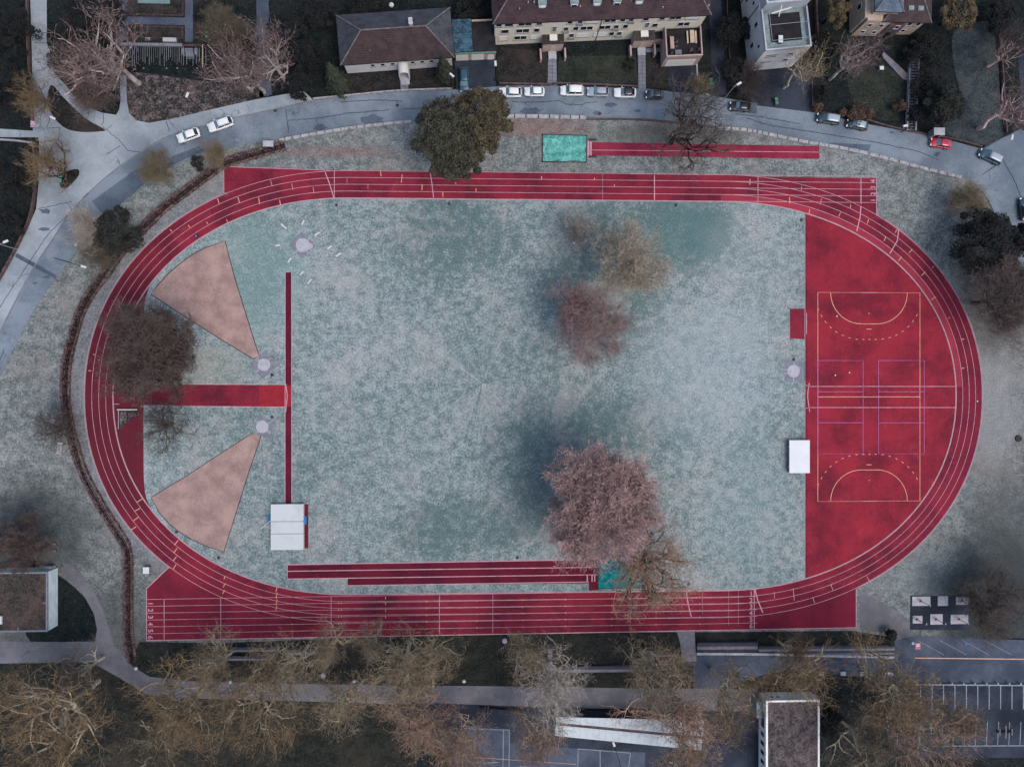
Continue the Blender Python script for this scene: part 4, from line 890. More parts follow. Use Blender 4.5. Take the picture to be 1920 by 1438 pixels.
def hip(fr, name, mat, par, u0, u1, v0, v1, z, zr, inset, thick=.18, matg=None):
    mb = MB(); P = fr.p; vm = (v0 + v1) / 2; a, b, c, d = P(u0, v0, z), P(u1, v0, z), P(u1, v1, z), P(u0, v1, z); r0, r1 = P(u0 + inset, vm, zr), P(u1 - inset, vm, zr)
    mb.face((a, b, r1, r0), 0); mb.face((b, c, r1), 1); mb.face((c, d, r0, r1), 1); mb.face((d, a, r0), 1)
    t = UP * -thick
    for x, y in ((a, b), (b, c), (c, d), (d, a)): mb.face((x + t, y + t, y, x), 0)
    mb.face((d + t, c + t, b + t, a + t), 0)
    o = mb.build(name, [mat, matg or mat], par); rg = MB()
    for x, y in ((a, r0), (b, r1), (c, r1), (d, r0), (r0, r1)): rg.tube(x + UP * .03, y + UP * .03, .13, n=6)
    rg.build('ridge_tiles', M['ridge'], o); gt = MB()
    for x, y in ((a, b), (b, c), (c, d), (d, a)): gt.tube(x + UP * -.12, y + UP * -.12, .09, n=5)
    gt.build('gutter', M['dark'], o); return o
M['ridge'] = simple('weathered_ridge', (108, 104, 108), .9, .35, 1.5)
def window(fr, par, u, w_, wd, ht, v=0, side=None, blind=False, sill=True, f2=None):
    # frame proud of the wall, pane inside it
    def bx(nm, mt, pr, u0, u1, v0, v1, w0, w1): return box1(f2 or fr, nm, mt, pr, u0, u1, v0, v1, w0, w1)
    m = MB(); ff = f2 or fr; t = .09
    for a in ((u - wd / 2, u + wd / 2, v - .07, v + .02, w_ - ht / 2, w_ - ht / 2 + t), (u - wd / 2, u + wd / 2, v - .07, v + .02, w_ + ht / 2 - t, w_ + ht / 2), (u - wd / 2, u - wd / 2 + t, v - .075, v + .02, w_ - ht / 2 + t, w_ + ht / 2 - t), (u + wd / 2 - t, u + wd / 2, v - .075, v + .02, w_ - ht / 2 + t, w_ + ht / 2 - t)): ff.box(m, *a)
    n = max(1, int(wd / .9))
    for i in range(1, n): ff.box(m, u - wd / 2 + wd * i / n - .05, u - wd / 2 + wd * i / n + .05, v - .07, v + .02, w_ - ht / 2 + t, w_ + ht / 2 - t)
    o = m.build('window', M['frame'], par)
    bx('pane', M['shutter'] if blind else M['pane'], o, u - wd / 2 + t, u + wd / 2 - t, v - (.04 if not blind else .06), v + .01, w_ - ht / 2 + t, w_ + ht / 2 - t)
    if sill: bx('sill', M['step'], o, u - wd / 2 - .1, u + wd / 2 + .1, v - .18, v + .02, w_ - ht / 2 - .08, w_ - ht / 2 - .003)
    return o

# white house with the hipped roof
def house_white():
    A, B_ = G(638, 123, 5), G(852, 108, 5); fr = Frame(A, B_); Ln = fr.len
    t = thing('white_house', 'white house with dark hipped tile roof and arched porch', 'house', tuple(fr.p(Ln / 2, 5, 0)))
    D = (G(620, 30, 5) - Vector((A.x, A.y, 5))).length
    D = min(D, 11.2)
    box1(fr, 'wall', M['render_w'], t, .5, Ln - .5, .5, D - .5, 0, 4.85)
    r_ = hip(fr, 'roof', M['tile'], t, 0, Ln, 0, D, 5, 8.3, 4.6, matg=M['tile_g'])
    ch = box1(fr, 'chimney', M['render_p'], r_, Ln * .64, Ln * .64 + .6, D * .50, D * .62, 7.6, 9.3); box1(fr, 'chimney_cap', M['slab_lt'], ch, Ln * .64 - .06, Ln * .64 + .66, D * .5 - .06, D * .62 + .06, 9.3, 9.4)
    for u in (.27, .41, .78): box1(fr, 'vent', M['ridge'], r_, Ln * u, Ln * u + .18, 1.4 + u, 1.6 + u, 5.6, 6.5)
    for px in (696, 715, 734, 772, 790, 808):
        u = (px - 638) / (852 - 638) * Ln; window(fr, t, u, 2.9, .85, 1.1, .5)
    for px in (716, 791):
        u = (px - 638) / 214 * Ln; window(fr, t, u, .6, .9, .45, .5, sill=False)
    # arched porch
    pu = (753 - 638) / 214 * Ln; mb = MB(); n = 10; rr_ = .95; rings = []
    for v in (-1.5, .5):
        rings.append([fr.p(pu + rr_ * math.cos(PI * i / n), v, 2.6 + rr_ * math.sin(PI * i / n)) for i in range(n + 1)] + [fr.p(pu + (rr_ - .2) * math.cos(PI * i / n), v, 2.6 + (rr_ - .2) * math.sin(PI * i / n)) for i in range(n, -1, -1)])
    o = loft(rings).build('porch', M['render_w'], t)
    for s in (-1, 1): fr.box(mb, pu + s * .85 - .11, pu + s * .85 + .11, -1.5, .5, 0, 2.62)
    mb.build('porch_wall', M['render_w'], o); box1(fr, 'door', M['dark'], o, pu - .55, pu + .55, .43, .52, .2, 2.4); box1(fr, 'doorstep', M['slab_lt'], o, pu - .8, pu + .8, -2.4, .5, 0, .2)
house_white()
# garage with blue metal canopy
def garage():
    A, B_ = G(854, 99, 3.6), G(929, 96, 3.6); fr = Frame(A, B_); Ln = fr.len
    t = thing('garage', 'low pink garage with a blue sheet-metal roof panel between the houses', 'garage', tuple(fr.p(Ln / 2, 2, 0)))
    box1(fr, 'wall', M['render_p'], t, 0, Ln, 0, 5.6, 0, 3.4); r_ = box1(fr, 'roof', M['felt'], t, -.1, Ln + .1, -.1, 5.7, 3.4, 3.6)
    box1(fr, 'eave_trim', M['green_m'], r_, -.15, Ln + .15, -.35, -.1, 3.4, 3.66)
    mb = MB()
    for i in range(12): a = i * .5; fr.box(mb, -.3, 3.2, a, a + .46, 3.66, 3.85 + .05 * (i % 2))
    mb.build('blue_roof_panel', M['blue_m'], r_)
    box1(fr, 'coping', M['wood'], r_, 3.3, Ln, 5.5, 5.75, 3.6, 3.9)
    for u in (1.1, 4.0): box1(fr, 'garage_door', M['shutter'], t, u - 1.1, u + 1.2, -.05, .02, 0, 2.5)
    mb = MB(); pts = [fr.p(6.5 - .6, -.06, 0), fr.p(6.5 + .6, -.06, 0)] + [fr.p(6.5 + .6 * math.cos(PI * i / 8), -.06, 1.8 + .6 * math.sin(PI * i / 8)) for i in range(9)]
    mb.face(pts); mb.build('arched_door', M['shutter'], t)
garage()
# yellow apartment building
def yellow():
    A, B_ = G(924, 46, 9.5), G(1334, 29, 9.5); fr = Frame(A, B_); Ln = fr.len; H_ = 9.5
    t = thing('apartment_building', 'long yellow apartment building with red-brown dormered roof', 'apartment building', tuple(fr.p(Ln / 2, 6, 0)))
    wl_ = box1(fr, 'wall', M['render_y'], t, .45, Ln - .45, .5, 12.5, 0, H_ - .15)
    r_ = hip(fr, 'roof', M['tile2'], t, 0, Ln, 0, 13, H_, H_ + 4.5, 5.5)
    U = lambda px: (px - 924) / 410 * Ln
    for x in (1016, 1075, 1117, 1154, 1195):
        u = U(x); d = box1(fr, 'dormer', M['zinc'], r_, u - .75, u + .75, 2.0, 5.2, H_ + .6, H_ + 2.3); box1(fr, 'dormer_window', M['frame'], d, u - .6, u + .6, 1.9, 2.02, H_ + .9, H_ + 2.0); box1(fr, 'dormer_sill', M['green_m'], d, u - .7, u + .7, 1.5, 2.0, H_ + .5, H_ + .62)
        box1(fr, 'dormer_pane', M['pane'] if x in (1154, 1075) else M['shutter'], d, u - .45, u + .45, 1.86, 1.92, H_ + 1.0, H_ + 1.85)
    for x in (1044, 1222):
        u = U(x); mb = MB(); mb.face([fr.p(u - .45, 2.4, H_ + .9), fr.p(u + .45, 2.4, H_ + .9), fr.p(u + .3, 2.5, H_ + 1.5), fr.p(u, 2.55, H_ + 1.8), fr.p(u - .3, 2.5, H_ + 1.5)]); mb.face([fr.p(u - .45, 2.4, H_ + .9), fr.p(u, 2.55, H_ + 1.8), fr.p(u, 4.3, H_ + 1.75)]); mb.face([fr.p(u + .45, 2.4, H_ + .9), fr.p(u, 4.3, H_ + 1.75), fr.p(u, 2.55, H_ + 1.8)]); mb.build('small_dormer', M['green_m'], r_)
    for x, y in ((974, 1.8), (990, 2.6), (1001, 2.6), (1095, 4.6), (1086, 1.8), (1180, 2.4), (1268, 4.0), (1278, 3.6), (1326, 1.2), (1240, 1.2)):
        q = fr.p(U(x), y, H_ + y * .7); MB().tube(q, q + UP * .45, .12, n=8).build('roof_vent', M['steel'], r_)
    rows = {8.1: ((936, 1, 0), (985, 2.2, 0), (1012, 1, 0), (1070, .9, 0), (1089, .9, 0), (1111, 2, 1), (1146, 1.9, 0), (1170, .9, 0), (1186, .9, 0), (1214, 1, 0), (1245, 1, 0), (1270, 2, 0), (1303, 2.2, 1), (955, 1.4, 0)),
            5.4: ((982, 2.2, 0), (1009, 1, 0), (1065, .9, 0), (1084, .9, 0), (1105, 2, 0), (1140, 1.9, 0), (1162, .9, 0), (1180, .9, 0), (1237, 1, 0), (1293, 2, 0), (948, 1.3, 0)),
            2.6: ((979, 2.1, 0), (1005, 1.1, 1), (1079, .9, 0), (1101, 2.1, 1), (1135, 2.1, 1), (1158, .9, 0), (1173, .9, 0), (945, 1.3, 1))}
    for w_, lst in rows.items():
        for i, (x, wd, bl) in enumerate(lst):
            window(fr, t, U(x), w_, wd * 1.15, 1.55, .5, blind=bool(bl))
            if wd == .9 and i % 2 == 0: box1(fr, 'balcony_box', M['step'], t, U(x) - .6, U(x) + .6, .05, .5, w_ - 1.0, w_ - .72)
    for x in (1130, 1330): q = U(x); MB().tube(fr.p(q, .42, 0), fr.p(q, .42, H_ - .1), .07, n=6).build('downpipe', M['dark'], t)
    # porches
    for x, y, lb in ((1038, 72, ''), (1209, 65, '')):
        u = U(x) if x < 1100 else U(x); pz = 3.4
        c0 = G(x - 19, y + 11, pz); rel = c0 - fr.o; v0 = rel.dot(fr.v); u0 = rel.dot(fr.u); u1 = u0 + 3.8
        p_ = box1(fr, 'porch', M['render_p'], t, u0, u1, v0, .5, 0, pz - .12); box1(fr, 'porch_roof', M['moss_roof'], p_, u0 - .1, u1 + .1, v0 - .1, .5, pz - .12, pz)
        box1(fr, 'skylight', M['shutter'], p_, (u0 + u1) / 2 - .7, (u0 + u1) / 2 + .7, v0 + .5, min(v0 + 2.2, .4), pz, pz + .25)
        box1(fr, 'door', M['wood'], p_, (u0 + u1) / 2 - .5, (u0 + u1) / 2 + .5, v0 - .06, v0 + .01, 0, 2.2)
        for s in (-1, 1): box1(fr, 'wing_wall', M['render_p'], p_, (u0 + u1) / 2 + s * 2.3 - .15, (u0 + u1) / 2 + s * 2.3 + .15, v0 - 2.0, v0 - .02, 0, 1.5)
        box1(fr, 'porch_step', M['slab_lt'], p_, (u0 + u1) / 2 - .75, (u0 + u1) / 2 + .75, v0 - 1.5, v0 - .1, 0, .3)
        window(fr, t, (u0 + u1) / 2, 5.6, .9, 2.0, .5)
    # terrace annex with roof deck
    z = 3.8; c0 = G(1248, 110, z) - fr.o; u0, v0 = c0.dot(fr.u), c0.dot(fr.v); u1 = (G(1316, 109, z) - fr.o).dot(fr.u)
    a_ = box1(fr, 'annex', M['render_p'], t, u0, u1, v0, .5, 0, z - .2); box1(fr, 'terrace_floor', M['felt'], a_, u0, u1, v0, .5, z - .2, z - .1)
    for q in ((u0, u0 + .22, v0, .5), (u1 - .22, u1, v0, .5), (u0 + .22, u1 - .22, v0, v0 + .22)): box1(fr, 'parapet', M['render_p'], a_, *q, z - .1, z + .75)
    box1(fr, 'wall_panel', M['shutter'], a_, u0 + .6, u1 - .8, v0 - .05, v0, .2, z - .9)
    box1(fr, 'side_annex', M['render_p'], t, u0 - 2.3, u0 - .02, v0 + 4.2, .5, 0, 2.6); box1(fr, 'side_annex_roof', M['felt'], t, u0 - 2.35, u0 - .03, v0 + 4.15, .5, 2.6, 2.75)
    return fr, u0, u1, v0, z
YF, yu0, yu1, yv0, yz = yellow()
def small(name, label, cat, p, rz, parts, group=None):        # parts: (name, mat, [(cx,cy,cz,dx,dy,dz)...])
    t = thing(name, label, cat, (0, 0, 0), 0, group)
    for nm, mt, bs in parts:
        m = MB()
        for b in bs: m.box(b[:3], b[3:6])
        m.build(nm, mt, t)
    t.location = tuple(p); t.rotation_euler = (0, 0, rz); return t
tz = yz - .1
def onterr(px, py): c = G(px, py, tz); return (c.x, c.y, tz + .003)
small('wooden_table', 'long pale wooden table on the roof terrace', 'table', onterr(1296, 72), YF.ang + PI / 2, [('tabletop', M['wood'], [(0, 0, .74, 2.3, .8, .05)]), ('trestle', M['wood'], [(-.9, 0, .36, .08, .7, .71)]), ('trestle', M['wood'], [(.9, 0, .36, .08, .7, .71)])])
for px, nm in ((1288, 'left'), (1303.5, 'right')): small('wooden_bench', f'pale wooden bench on the {nm} side of the terrace table', 'bench', onterr(px, 72), YF.ang + PI / 2, [('seat', M['wood'], [(0, 0, .44, 2.3, .3, .05)]), ('leg', M['wood'], [(-.9, 0, .21, .06, .26, .42)]), ('leg', M['wood'], [(.9, 0, .21, .06, .26, .42)])])
small('lounge_bench', 'long pink-grey lounge bench on the roof terrace', 'bench', onterr(1259, 82), YF.ang + PI / 2, [('seat', M['render_p'], [(0, 0, .35, 2.2, .8, .12)]), ('backrest', M['render_p'], [(0, .35, .6, 2.2, .1, .4)]), ('leg', M['dark'], [(-.9, 0, .14, .06, .6, .28)]), ('leg', M['dark'], [(.9, 0, .14, .06, .6, .28)])])
small('grey_bench', 'small slatted grey bench at the terrace front', 'bench', onterr(1271, 100), YF.ang, [('seat', M['slab'], [(0, y * .12, .42, 1.2, .09, .04) for y in range(-3, 4)]), ('leg', M['dark'], [(-.5, 0, .2, .05, .7, .4)]), ('leg', M['dark'], [(.5, 0, .2, .05, .7, .4)])])
def pot(label, px, py, z=tz, r=.25, leaf='spruce'):
    c = G(px, py, z); t = thing('potted_plant', label, 'plant', (0, 0, 0)); MB().tube((0, 0, 0), (0, 0, .4), r * .7, r, 10).build('pot', M['render_p'], t)
    leaf_cloud(random.Random(int(px)), [((0, 0, .65), r * 1.2)], 80, .1).build('foliage', LF[leaf], t); t.location = (c.x, c.y, z + .003)
pot('potted plant at the left front corner of the roof terrace', 1259, 101); pot('potted plant beside the lounge bench on the terrace', 1268, 79); pot('second plant below the one beside the lounge bench', 1268, 88); pot('yellowish plant at the terrace front right', 1295, 96, leaf='golden'); pot('green plant near the right front corner of the terrace', 1302, 101, leaf='spruce'); pot('reddish plant at the right edge of the terrace', 1310, 95, leaf='copper')

# tall white block
def tower():
    A, B_ = G(1403, 134), G(1484, 126); fr = Frame(A, B_); Ln = fr.len
    t = thing('apartment_tower', 'tall cool white apartment block with roof terraces', 'apartment building', tuple(fr.p(Ln / 2, 6, 0)))
    H1 = 8.4; box1(fr, 'wall', M['render_w'], t, 0, Ln, 0, 26, 0, H1)
    box1(fr, 'terrace_floor', M['zinc'], t, 0.25, Ln - .25, .25, 7.4, H1, H1 + .1)
    for q in ((0, Ln, 0, .25), (0, .25, .25, 7.4), (Ln - .25, Ln, .25, 7.4)): box1(fr, 'parapet', M['render_c'], t, *q, H1, H1 + .8)
    up = box1(fr, 'upper_storey', M['render_c'], t, .2, Ln - .2, 7.4, 26, H1, H1 + 2.8); box1(fr, 'upper_roof', M['slate'], up, .5, Ln - .5, 7.7, 26, H1 + 2.8, H1 + 2.9)
    for q in ((.1, Ln - .1, 7.3, 7.65), (.1, .45, 7.65, 26), (Ln - .45, Ln - .1, 7.65, 26)): box1(fr, 'roof_edge', M['render_c'], up, *q, H1 + 2.8, H1 + 3.15)
    box1(fr, 'deck', M['felt'], t, 1.4, Ln - 1.3, 1.6, 6.6, H1 + .1, H1 + .16)
    rl = MB()
    for u in (.9, Ln - .6):
        for v in (1.2, 4.0, 6.9): rl.tube(fr.p(u, v, H1), fr.p(u, v, H1 + 1.9), .04, n=4)
        rl.tube(fr.p(u, 1.2, H1 + 1.9), fr.p(u, 6.9, H1 + 1.9), .04, n=4)
    rl.tube(fr.p(.9, 1.2, H1 + 1.9), fr.p(Ln - .6, 1.2, H1 + 1.9), .04, n=4); rl.tube(fr.p(.9, 4, H1 + 1.9), fr.p(Ln - .6, 4, H1 + 1.9), .04, n=4)
    rl.build('railing', M['steel'], t)
    aw = MB(); aw.tube(fr.p(1.2, 5.9, H1 + 2.2), fr.p(4.8, 6.6, H1 + 2.2), .1, n=6); aw.tube(fr.p(2.4, 5.2, H1 + 2.2), fr.p(3.2, 7.2, H1 + 2.2), .08, n=6); aw.build('awning_arm', M['shutter'], t)
    box1(fr, 'roof_hatch', M['slab_lt'], t, 5.2, 5.8, 12.4, 14, H1 + 2.9, H1 + 3.5)
    for i, u in enumerate((4.8, 5.2)): box1(fr, 'vent_duct', M['steel'], t, u, u + .35, 9.5 + i * 2.2, 10.8 + i * 2.2, H1 + 2.9, H1 + 3.4)
    # western facade windows: own frame running up the side
    sf = Frame(fr.p(0, 26, 0), fr.p(0, 0, 0))
    for u, w_, wd, ht in ((11, 6.2, .9, 1.6), (16, 6.2, .7, 1.3), (20, 6.2, .9, 1.8), (22.5, 3.2, .9, 1.8), (19, 3.2, .7, 1.4), (14, 3.2, .7, 1.4), (24, 6.3, .7, 1.3), (8, 6.2, .9, 1.6)): window(sf, t, u, w_, wd, ht, 0, sill=False)
    for u in (17.5, 13): MB().tube(sf.p(u, -.08, 0), sf.p(u, -.08, H1), .07, n=5).build('downpipe', M['dark'], t)
    for u in (1.5, 2.4): pass
    for w_ in (6.6, 5.9, 3.6): box1(fr, 'louvre', M['pane'], t, 1.0, 3.0, -.04, .02, w_, w_ + .18)
    for w_ in (6.6, 4.0): window(fr, t, 5.6, w_, 1.1, 1.0, 0)
    return H1
TH = tower()
small('white_table', 'white rectangular table on the tower terrace', 'table', tuple(G(1461, 77, TH + .17)), 1.57, [('tabletop', M['white'], [(0, 0, .74, 1.3, .8, .05)]), ('leg', M['dark'], [(-.55, 0, .36, .06, .6, .7)]), ('leg', M['dark'], [(.55, 0, .36, .06, .6, .7)])])
# beige villa
def villa():
    A, B_ = G(1592, 62), G(1706, 66); A2 = G(1620, 36, 5.6); fr = Frame(A, B_); Ln = fr.len
    t = thing('villa', 'beige villa with slate bay and dark hipped roof at the top edge', 'house', tuple(fr.p(Ln / 2, 6, 0)))
    box1(fr, 'wall', M['render_b'], t, 0, Ln, 0, 11, 0, 6.2)
    hip(fr, 'roof', M['tile'], t, 3.4, Ln + .6, -.6, 11.5, 6.2, 8.8, 4)
    b_ = box1(fr, 'bay', M['render_b'], t, .5, 5.2, -.5, 0, 0, 6.2)
    hip(fr, 'bay_roof', M['slate'], b_, .8, 6.2, .2, 7, 8.2, 10, 2.3); box1(fr, 'bay_wall', M['render_b'], b_, 1.2, 5.8, .6, 6.6, 6.2, 8.1)
    box1(fr, 'terrace', M['stone_brown'], b_, 5.3, 8.2, -.7, -.02, 0, 5)
    for u in (1.8, 4.0, 7.0, 9.4, 11): window(fr, t, u, 4.4, .9, 1.2, -.5 if u < 5.2 else (-.7 if u < 8.2 else 0)); 
    for u in (1.8, 4.0, 9.6): window(fr, t, u, 1.7, .9, 1.1, -.5 if u < 5.2 else 0)
    box1(fr, 'door', M['dark'], t, 6.2, 7.2, -.74, -.69, 0, 2.2)
    for s_, x in ((0, 7.6), (1, 9.4)): box1(fr, 'skylight', M['zinc'], t, x, x + 1, 1.2, 2.2, 7.0, 7.3)
    sf = Frame(fr.p(0, 11, 0), fr.p(0, 0, 0))
    for u in (4, 8): window(sf, t, u, 4, 1.2, 1.6, 0)
villa()
# terraced formal garden in the north west
def garden():
    z = 1.0; A, B_ = G(225, 84, z), G(412, 80, z); x0, x1, y0 = A.x, B_.x, A.y
    fr = Frame(A, Vector((B_.x, A.y, z))); Ln = fr.len
    t = thing('garden_terrace', 'raised formal garden with pale-topped retaining wall and stairs', 'terrace', tuple(fr.p(Ln / 2, 4, 0)))
    box1(fr, 'retaining_wall', M['render_b'] if 0 else M['stone_brown'], t, 0, Ln, 0, 16, 0, z - .1); box1(fr, 'garden_soil', M['leafbed'], t, 0, Ln, .3, 16, z - .1, z)
    box1(fr, 'coping', M['slab'], t, 0, (G(342, 82, z).x - x0), -.25, .3, z - .1, z + .25); box1(fr, 'coping', M['border'], t, (G(364, 82, z).x - x0), Ln, -.2, .3, z - .1, z + .2)
    X = lambda px: G(px, 60, z).x - x0
    V = lambda py: G(300, py, z).y - y0
    ps = MB()
    for px0, px1, py0, py1 in ((223, 237, -10, 78), (347, 362, -10, 78), (237, 347, 33, 47)): ps_c = fr.box(ps, X(px0), X(px1), V(py1), V(py0), z, z + .04)
    ps.build('garden_path', M['mid_asphalt'], t)
    for a in ((239, 345, -10, 31), (239, 345, 50, 74)):
        bd = box1(fr, 'flower_bed', M['border'], t, X(a[0]), X(a[1]), V(a[3]), V(a[2]), z, z + .25); box1(fr, 'bed_soil', M['leafbed'], bd, X(a[0]) + .3, X(a[1]) - .3, V(a[3]) + .3, V(a[2]) - .3, z + .1, z + .3)
    box1(fr, 'pond', simple('pond_water', (104, 132, 128), .2, .15, .8, spec=.5), t, X(260), X(320), V(9), V(-10), z + .1, z + .36)
    box1(fr, 'stone_seat', M['slab_lt'], t, X(307), X(332), V(80), V(73), z + .02, z + .5); box1(fr, 'stone_seat', M['slab'], t, X(274), X(284), V(79), V(73), z + .02, z + .45)
    st = MB()
    for i in range(5): fr.box(st, X(346), X(361), -.3 - .34 * (i + 1), -.3 - .34 * i, 0, z * (5 - i) / 5.5)
    st.build('stairs', M['slab'], t)
    for x in (340, 365): box1(fr, 'stair_pillar', M['slab'], t, X(x), X(x) + .5, -1.6, -.3, 0, z + .1)
    for i in range(9):
        c = G(388, 4 + i * 8.3, z); q = MB().sphere((c.x, c.y, z + .2), .22, 7, 4).build('white_stone', M['white'], t)
    hdg = [((X(x), 0, 0), .5) for x in range(240, 345, 6)]
    m = MB(); rr = random.Random(8); c = leaf_cloud(rr, [(tuple(fr.p(X(x), .7, z + .2)), .4) for x in range(244, 300, 5)] + [(tuple(fr.p(X(x), .7, z + .2)), .4) for x in range(366, 405, 5)], 1200, .16); c.build('clipped_hedge', LF['darkgreen'], t)
garden()
def trellis():
    t = thing('vine_trellis', 'dark flat trellis with many thin pale wires below the formal garden', 'trellis', tuple(G(300, 105))); rr = random.Random(3); z = 2.3
    for px in range(228, 345, 4):
        y1 = rr.uniform(98, 126); a, b = G(px, 88, z), G(px, y1, z); MB().tube(a, b, .03, n=4).build('wire', M['steel'] if rr.random() < .6 else M['step'], t)
    for px in (350, 356, 362, 368, 374, 380, 386): a, b = G(px, 100 if px < 366 else 90, z), G(px, rr.uniform(112, 126), z); MB().tube(a, b, .03, n=4).build('wire', M['steel'], t)
    for px in (187, 202, 380): a, b = G(px, 84, z), G(px, 127, z); MB().tube(a, b, .09, n=6).build('beam', M['wood'], t)
    for y in (90, 108, 126): a, b = G(226, y, z - .1), G(392, y, z - .1); MB().tube(a, b, .06, n=5).build('rail', M['dark'], t)
    for px in (228, 270, 313, 333, 370, 390):
        c = G(px, 128, 0); MB().tube((c.x, c.y, 0), (c.x, c.y, z - .1), .06, n=6).build('post', M['dark'], t); MB().box((c.x, c.y - .1, .15), (.25, .25, .3)).build('post_foot', M['slab'], t)
trellis()
# flat roofed building at the left edge
def flat_left():
    z = 3.5; c = G(89, 1184, z); n_ = G(88, 1072, z); t = thing('pavilion', 'flat dark-roofed building with pale eastern wall at the left edge', 'building', ((c.x + G(-40, 1184, z).x) / 2, (c.y + n_.y) / 2, 0))
    x0 = G(-60, 1184, z).x; x1, y0, y1 = c.x, c.y, n_.y
    def b(nm, mt, pr, a): return MB().box(((a[0] + a[1]) / 2, (a[2] + a[3]) / 2, (a[4] + a[5]) / 2), (a[1] - a[0], a[3] - a[2], a[5] - a[4])).build(nm, mt, pr)
    b('wall', simple('pale_blue_render', (206, 222, 230), .8, .2, .5), t, (x0, x1 - .05, y0 + .05, y1 - .05, 0, z - .3)); r_ = b('roof', M['moss_roof'], t, (x0, x1 - .3, y0 + .3, y1 - .3, z - .3, z - .12))
    b('parapet', M['slab'], r_, (x0, x1, y0, y0 + .3, z - .3, z)); b('parapet', M['slab'], r_, (x1 - .3, x1, y0 + .3, y1, z - .3, z)); b('parapet', M['slab'], r_, (x0, x1 - .3, y1 - .3, y1, z - .3, z))
    q = G(1, 1162, z); b('roof_hatch', M['white'], r_, (q.x - .4, q.x + .3, q.y - .7, q.y + .7, z - .12, z + .2))
    for px, py in ((34, 1181), (86, 1130)): q = G(px, py, z); b('roof_bracket', M['slab'], r_, (q.x - .5 if py < 1170 else q.x - .08, q.x + .08, q.y - .08, q.y + (.08 if py < 1170 else .5), z - .1, z + .05))
flat_left()
small('playhouse', 'pale shed roof with a ridge beside the tree at the left edge', 'shed', tuple(G(92, 1066, 0)), 0, [('wall', M['render_c'], [(0, 0, .9, 2.4, 1.2, 1.8)]), ('roof', M['zinc'], [(0, 0, 1.85, 2.8, 1.5, .1)])])
# building with white parapet at the bottom right
def flat_right():
    z = 3.8; nw = G(1436, 1313, z); ne = G(1537, 1314, z); sw_y = G(1436, 1500, z).y
    x0, x1, y1 = nw.x, ne.x, nw.y; t = thing('school_building', 'flat leafy-roofed building with white walls at the bottom edge', 'building', ((x0 + x1) / 2, (y1 + sw_y) / 2, 0))
    def b(nm, mt, pr, a): return MB().box(((a[0] + a[1]) / 2, (a[2] + a[3]) / 2, (a[4] + a[5]) / 2), (a[1] - a[0], a[3] - a[2], a[5] - a[4])).build(nm, mt, pr)
    M['bright'] = simple('bright_white_render', (236, 238, 240), .85, .06, .8)
    wl_ = b('wall', M['bright'], t, (x0, x1, sw_y, y1, 0, z - .4)); r_ = b('roof', M['leaf_roof'], t, (x0 + .35, x1 - .35, sw_y, y1 - .35, z - .4, z - .15))
    for a in ((x0, x0 + .4, sw_y, y1 - .35), (x1 - .35, x1, sw_y, y1 - .35), (x0, x1, y1 - .35, y1)): b('parapet', M['bright'], t, (*a, z - .4, z))
    sf = Frame(Vector((x0, y1, 0)), Vector((x0, sw_y, 0)))
    for i in range(6):
        u = 6.6 + i * 1.75; box1(sf, 'window', M['pane'], t, u, u + .75, -.03, .03, 1.2, 2.8)
    box1(sf, 'window', M['pane'], t, 2.6, 5.6, -.03, .03, 1.5, 2.9)
    nf = Frame(Vector((x1, y1, 0)), Vector((x0, y1, 0)))
    for u in (7.0, 8.2): box1(nf, 'louvre', M['pane'], t, u, u + .6, -.03, .03, 2.0, 2.5)
    q = G(1412, 1331, 2.4); b('bay', M['zinc'], t, (x0 - 1.2, x0 - .01, q.y - 1.6, q.y + 1.5, 0, 2.3))
flat_right()
# white canopy
def canopy():
    z = 3.0; t = thing('bicycle_shelter', 'long white two-pitch canopy roof with brown central gutter', 'canopy', tuple(G(1180, 1372, 0)))
    def slab_(pts, z0, z1, nm, mt, pr):
        return MB().prism([tuple(G(a, b, z)[:2]) for a, b in pts], z0, z1).build(nm, mt, pr)
    k = N('white_roof_sheet'); wv = k.n('ShaderNodeTexWave'); wv.inputs['Scale'].default_value = .26; wv.inputs['Distortion'].default_value = .4; k.l(k.pos, wv.inputs['Vector'])
    cc = k.mix(k.ramp(wv.outputs['Fac'], 0, .06, .3, 0), albedo((196, 208, 216)), albedo((150, 160, 168))); cc = k.mix(k.ramp(k.noise(.5, 5, .7), .45, .7, 0, .4), cc, albedo((160, 158, 156))); mt = k.done(cc, .6)
    slab_([(1042, 1344), (1320, 1350), (1318, 1380), (1043, 1354)], z - .1, z, 'roof_panel', mt, t); slab_([(1042, 1359), (1317, 1385), (1315, 1406), (1040, 1379)], z - .1, z, 'roof_panel', mt, t)
    slab_([(1042, 1355), (1318, 1381), (1317, 1385), (1042, 1358.5)], z - .25, z - .12, 'gutter', M['stone_brown'], t)
    for i in range(6):
        for dy in (2, 24): c = G(1060 + i * 49, 1350 + i * 3.4 + dy, 0); MB().tube((c.x, c.y, 0), (c.x, c.y, z - .1), .07, n=6).build('post', M['dark'], t)
canopy()

